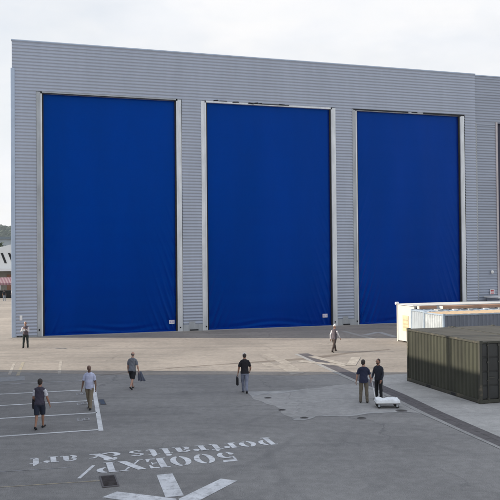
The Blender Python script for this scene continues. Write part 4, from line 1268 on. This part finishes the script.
for sx in (-1.25,1.25):
    for s in (-1,1):
        mb = MB(); mb.tube([(sx,s*.66,.31),(sx,s*.85,.31)], .31, 16); w_ = mb.build('wheel', M['rubber'], car)
        mb = MB(); mb.tube([(sx,s*.85,.31),(sx,s*.87,.31)], .18, 12); mb.build('rim', M['galv'], w_)
# far visitors by the stalls
far_pose = dict(legs=[(2,2,3),(-2,3,3)], arms=[(4,10,12,0),(6,10,16,0)], lean=2)
person('far visitor in pale trousers standing before the pink striped stall', (-38.6,113,.004), 20, 1.75, 'tan', (.02,.022,.03), (.02,.022,.03), (.30,.34,.40), (.02,.02,.02), far_pose, hair=(.03,.02,.02))
person('far visitor in a red shirt at the left picture edge', (-40.0,113.5,.004), -30, 1.72, 'fair', (.40,.05,.06), (.40,.05,.06), (.03,.03,.04), (.02,.02,.02), far_pose, hair=(.05,.03,.02))

person('far visitor in a white shirt beside the stall counter', (-39.2,118.5,.004), 100, 1.74, 'tan', (.60,.58,.56), (.60,.58,.56), (.04,.045,.06), (.02,.02,.02), far_pose, hair=(.04,.03,.02))

# ------------------------------------------------------------------ unseen block left of the yard, its kind guessed from the long shade
wk = empty('unseen_shade_block', (-17.6, 40.55, 0), AZ); tag(wk, 'plain grey unseen block left of the car park whose shade covers the bays', 'building')
WH = 12.42
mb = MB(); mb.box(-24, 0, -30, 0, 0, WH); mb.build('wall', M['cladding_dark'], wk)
mb = MB(); mb.box(-24.1, .06, -30.1, .06, WH+.002, WH+.25); mb.build('roof', M['roof'], wk)
mb = MB(); mb.box(-1.0, -.78, -6.35, -6.13, WH+.252, WH+3.6); mb.build('chimney', M['galv_dull'], wk)  # unseen upright, inferred from the narrow shadow stripe on the olive container

# ------------------------------------------------------------------ thin haze
hz = bpy.data.materials.new('haze'); hz.use_nodes = True
nt = hz.node_tree; nt.nodes.remove(nt.nodes['Principled BSDF'])
pv_ = nt.nodes.new('ShaderNodeVolumePrincipled'); pv_.inputs['Color'].default_value = (.86,.92,1,1); pv_.inputs['Density'].default_value = .00007
nt.links.new(pv_.outputs[0], nt.nodes['Material Output'].inputs['Volume'])
mb = MB(); mb.box(-2210, 2210, -410, 2310, -1, 240)
tag(mb.build('haze', hz), kind='stuff')

# ------------------------------------------------------------------ light
SUN_EL = R(25); SUN_AZ = R(-84.3)     # azimuth from +Y, clockwise
sd = Vector((math.sin(SUN_AZ)*math.cos(SUN_EL), math.cos(SUN_AZ)*math.cos(SUN_EL), math.sin(SUN_EL)))
l = bpy.data.lights.new('sun', 'SUN'); l.energy = 5.0; l.angle = R(.5); l.color = (1.0, .90, .76)
lo = bpy.data.objects.new('sun', l); C.objects.link(lo); lo.rotation_euler = sd.to_track_quat('Z', 'Y').to_euler(); lo.location = (-60, 30, 60)

wd = bpy.data.worlds.new('World'); S.world = wd; wd.use_nodes = True
nt = wd.node_tree; N = nt.nodes; L = nt.links
for n in list(N): N.remove(n)
out = N.new('ShaderNodeOutputWorld')
sky = N.new('ShaderNodeTexSky'); sky.sky_type = 'NISHITA'; sky.sun_disc = False
sky.sun_elevation = SUN_EL; sky.sun_rotation = SUN_AZ; sky.air_density = 1.2; sky.dust_density = 2.5
b1 = N.new('ShaderNodeBackground'); b1.inputs['Strength'].default_value = .12; L.new(sky.outputs[0], b1.inputs[0])
tc = N.new('ShaderNodeTexCoord'); mp = N.new('ShaderNodeMapping'); mp.inputs['Scale'].default_value = (1.0,1.0,2.6); mp.inputs['Location'].default_value = (.4,.1,.3)
L.new(tc.outputs['Generated'], mp.inputs['Vector'])
cf = noise(nt, mp.outputs[0], 2.6, 7, .55, .36, .56)          # cover of the thin cloud
mr = N.new('ShaderNodeMapRange'); mr.inputs[3].default_value = .78; mr.inputs[4].default_value = 1.0; L.new(cf, mr.inputs[0])
ct = noise(nt, mp.outputs[0], 5.5, 6, .55, .35, .65)
cc = mixc(nt, ct, (.925,.945,.985), (1.02,1.012,1.01))
sz = N.new('ShaderNodeSeparateXYZ'); L.new(tc.outputs['Generated'], sz.inputs[0])
zr = N.new('ShaderNodeMapRange'); zr.inputs[1].default_value = .32; zr.inputs[2].default_value = .75; L.new(sz.outputs['Z'], zr.inputs[0])
cc = mixc(nt, zr.outputs[0], cc, (.84,.92,1.06))          # thin veil: bluer towards the zenith
b2 = N.new('ShaderNodeBackground'); b2.inputs['Strength'].default_value = .755; L.new(cc, b2.inputs[0])
mx = N.new('ShaderNodeMixShader'); L.new(mr.outputs[0], mx.inputs[0]); L.new(b1.outputs[0], mx.inputs[1]); L.new(b2.outputs[0], mx.inputs[2])
L.new(mx.outputs[0], out.inputs['Surface'])

# ------------------------------------------------------------------ camera
cam = bpy.data.cameras.new('camera'); co = bpy.data.objects.new('camera', cam); C.objects.link(co)
cam.sensor_width = 36; cam.lens = 36*720/500; cam.clip_end = 3000; cam.clip_start = .1
pitch, roll = 0.01499, 0.0093
fwd = Vector((0, math.cos(pitch), math.sin(pitch))); up0 = Vector((0, -math.sin(pitch), math.cos(pitch))); r0 = Vector((1,0,0))
rt = math.cos(roll)*r0 - math.sin(roll)*up0; upv = math.sin(roll)*r0 + math.cos(roll)*up0
mw = Matrix(((rt.x, upv.x, -fwd.x, 0), (rt.y, upv.y, -fwd.y, 0), (rt.z, upv.z, -fwd.z, 5.95), (0,0,0,1)))
co.matrix_world = mw
S.camera = co
S.render.engine = 'CYCLES'
S.render.resolution_x = S.render.resolution_y = 1024
S.view_settings.view_transform = 'Standard'; S.view_settings.look = 'None'
S.view_settings.exposure = .40; S.view_settings.gamma = 1; S.view_settings.use_curve_mapping = False
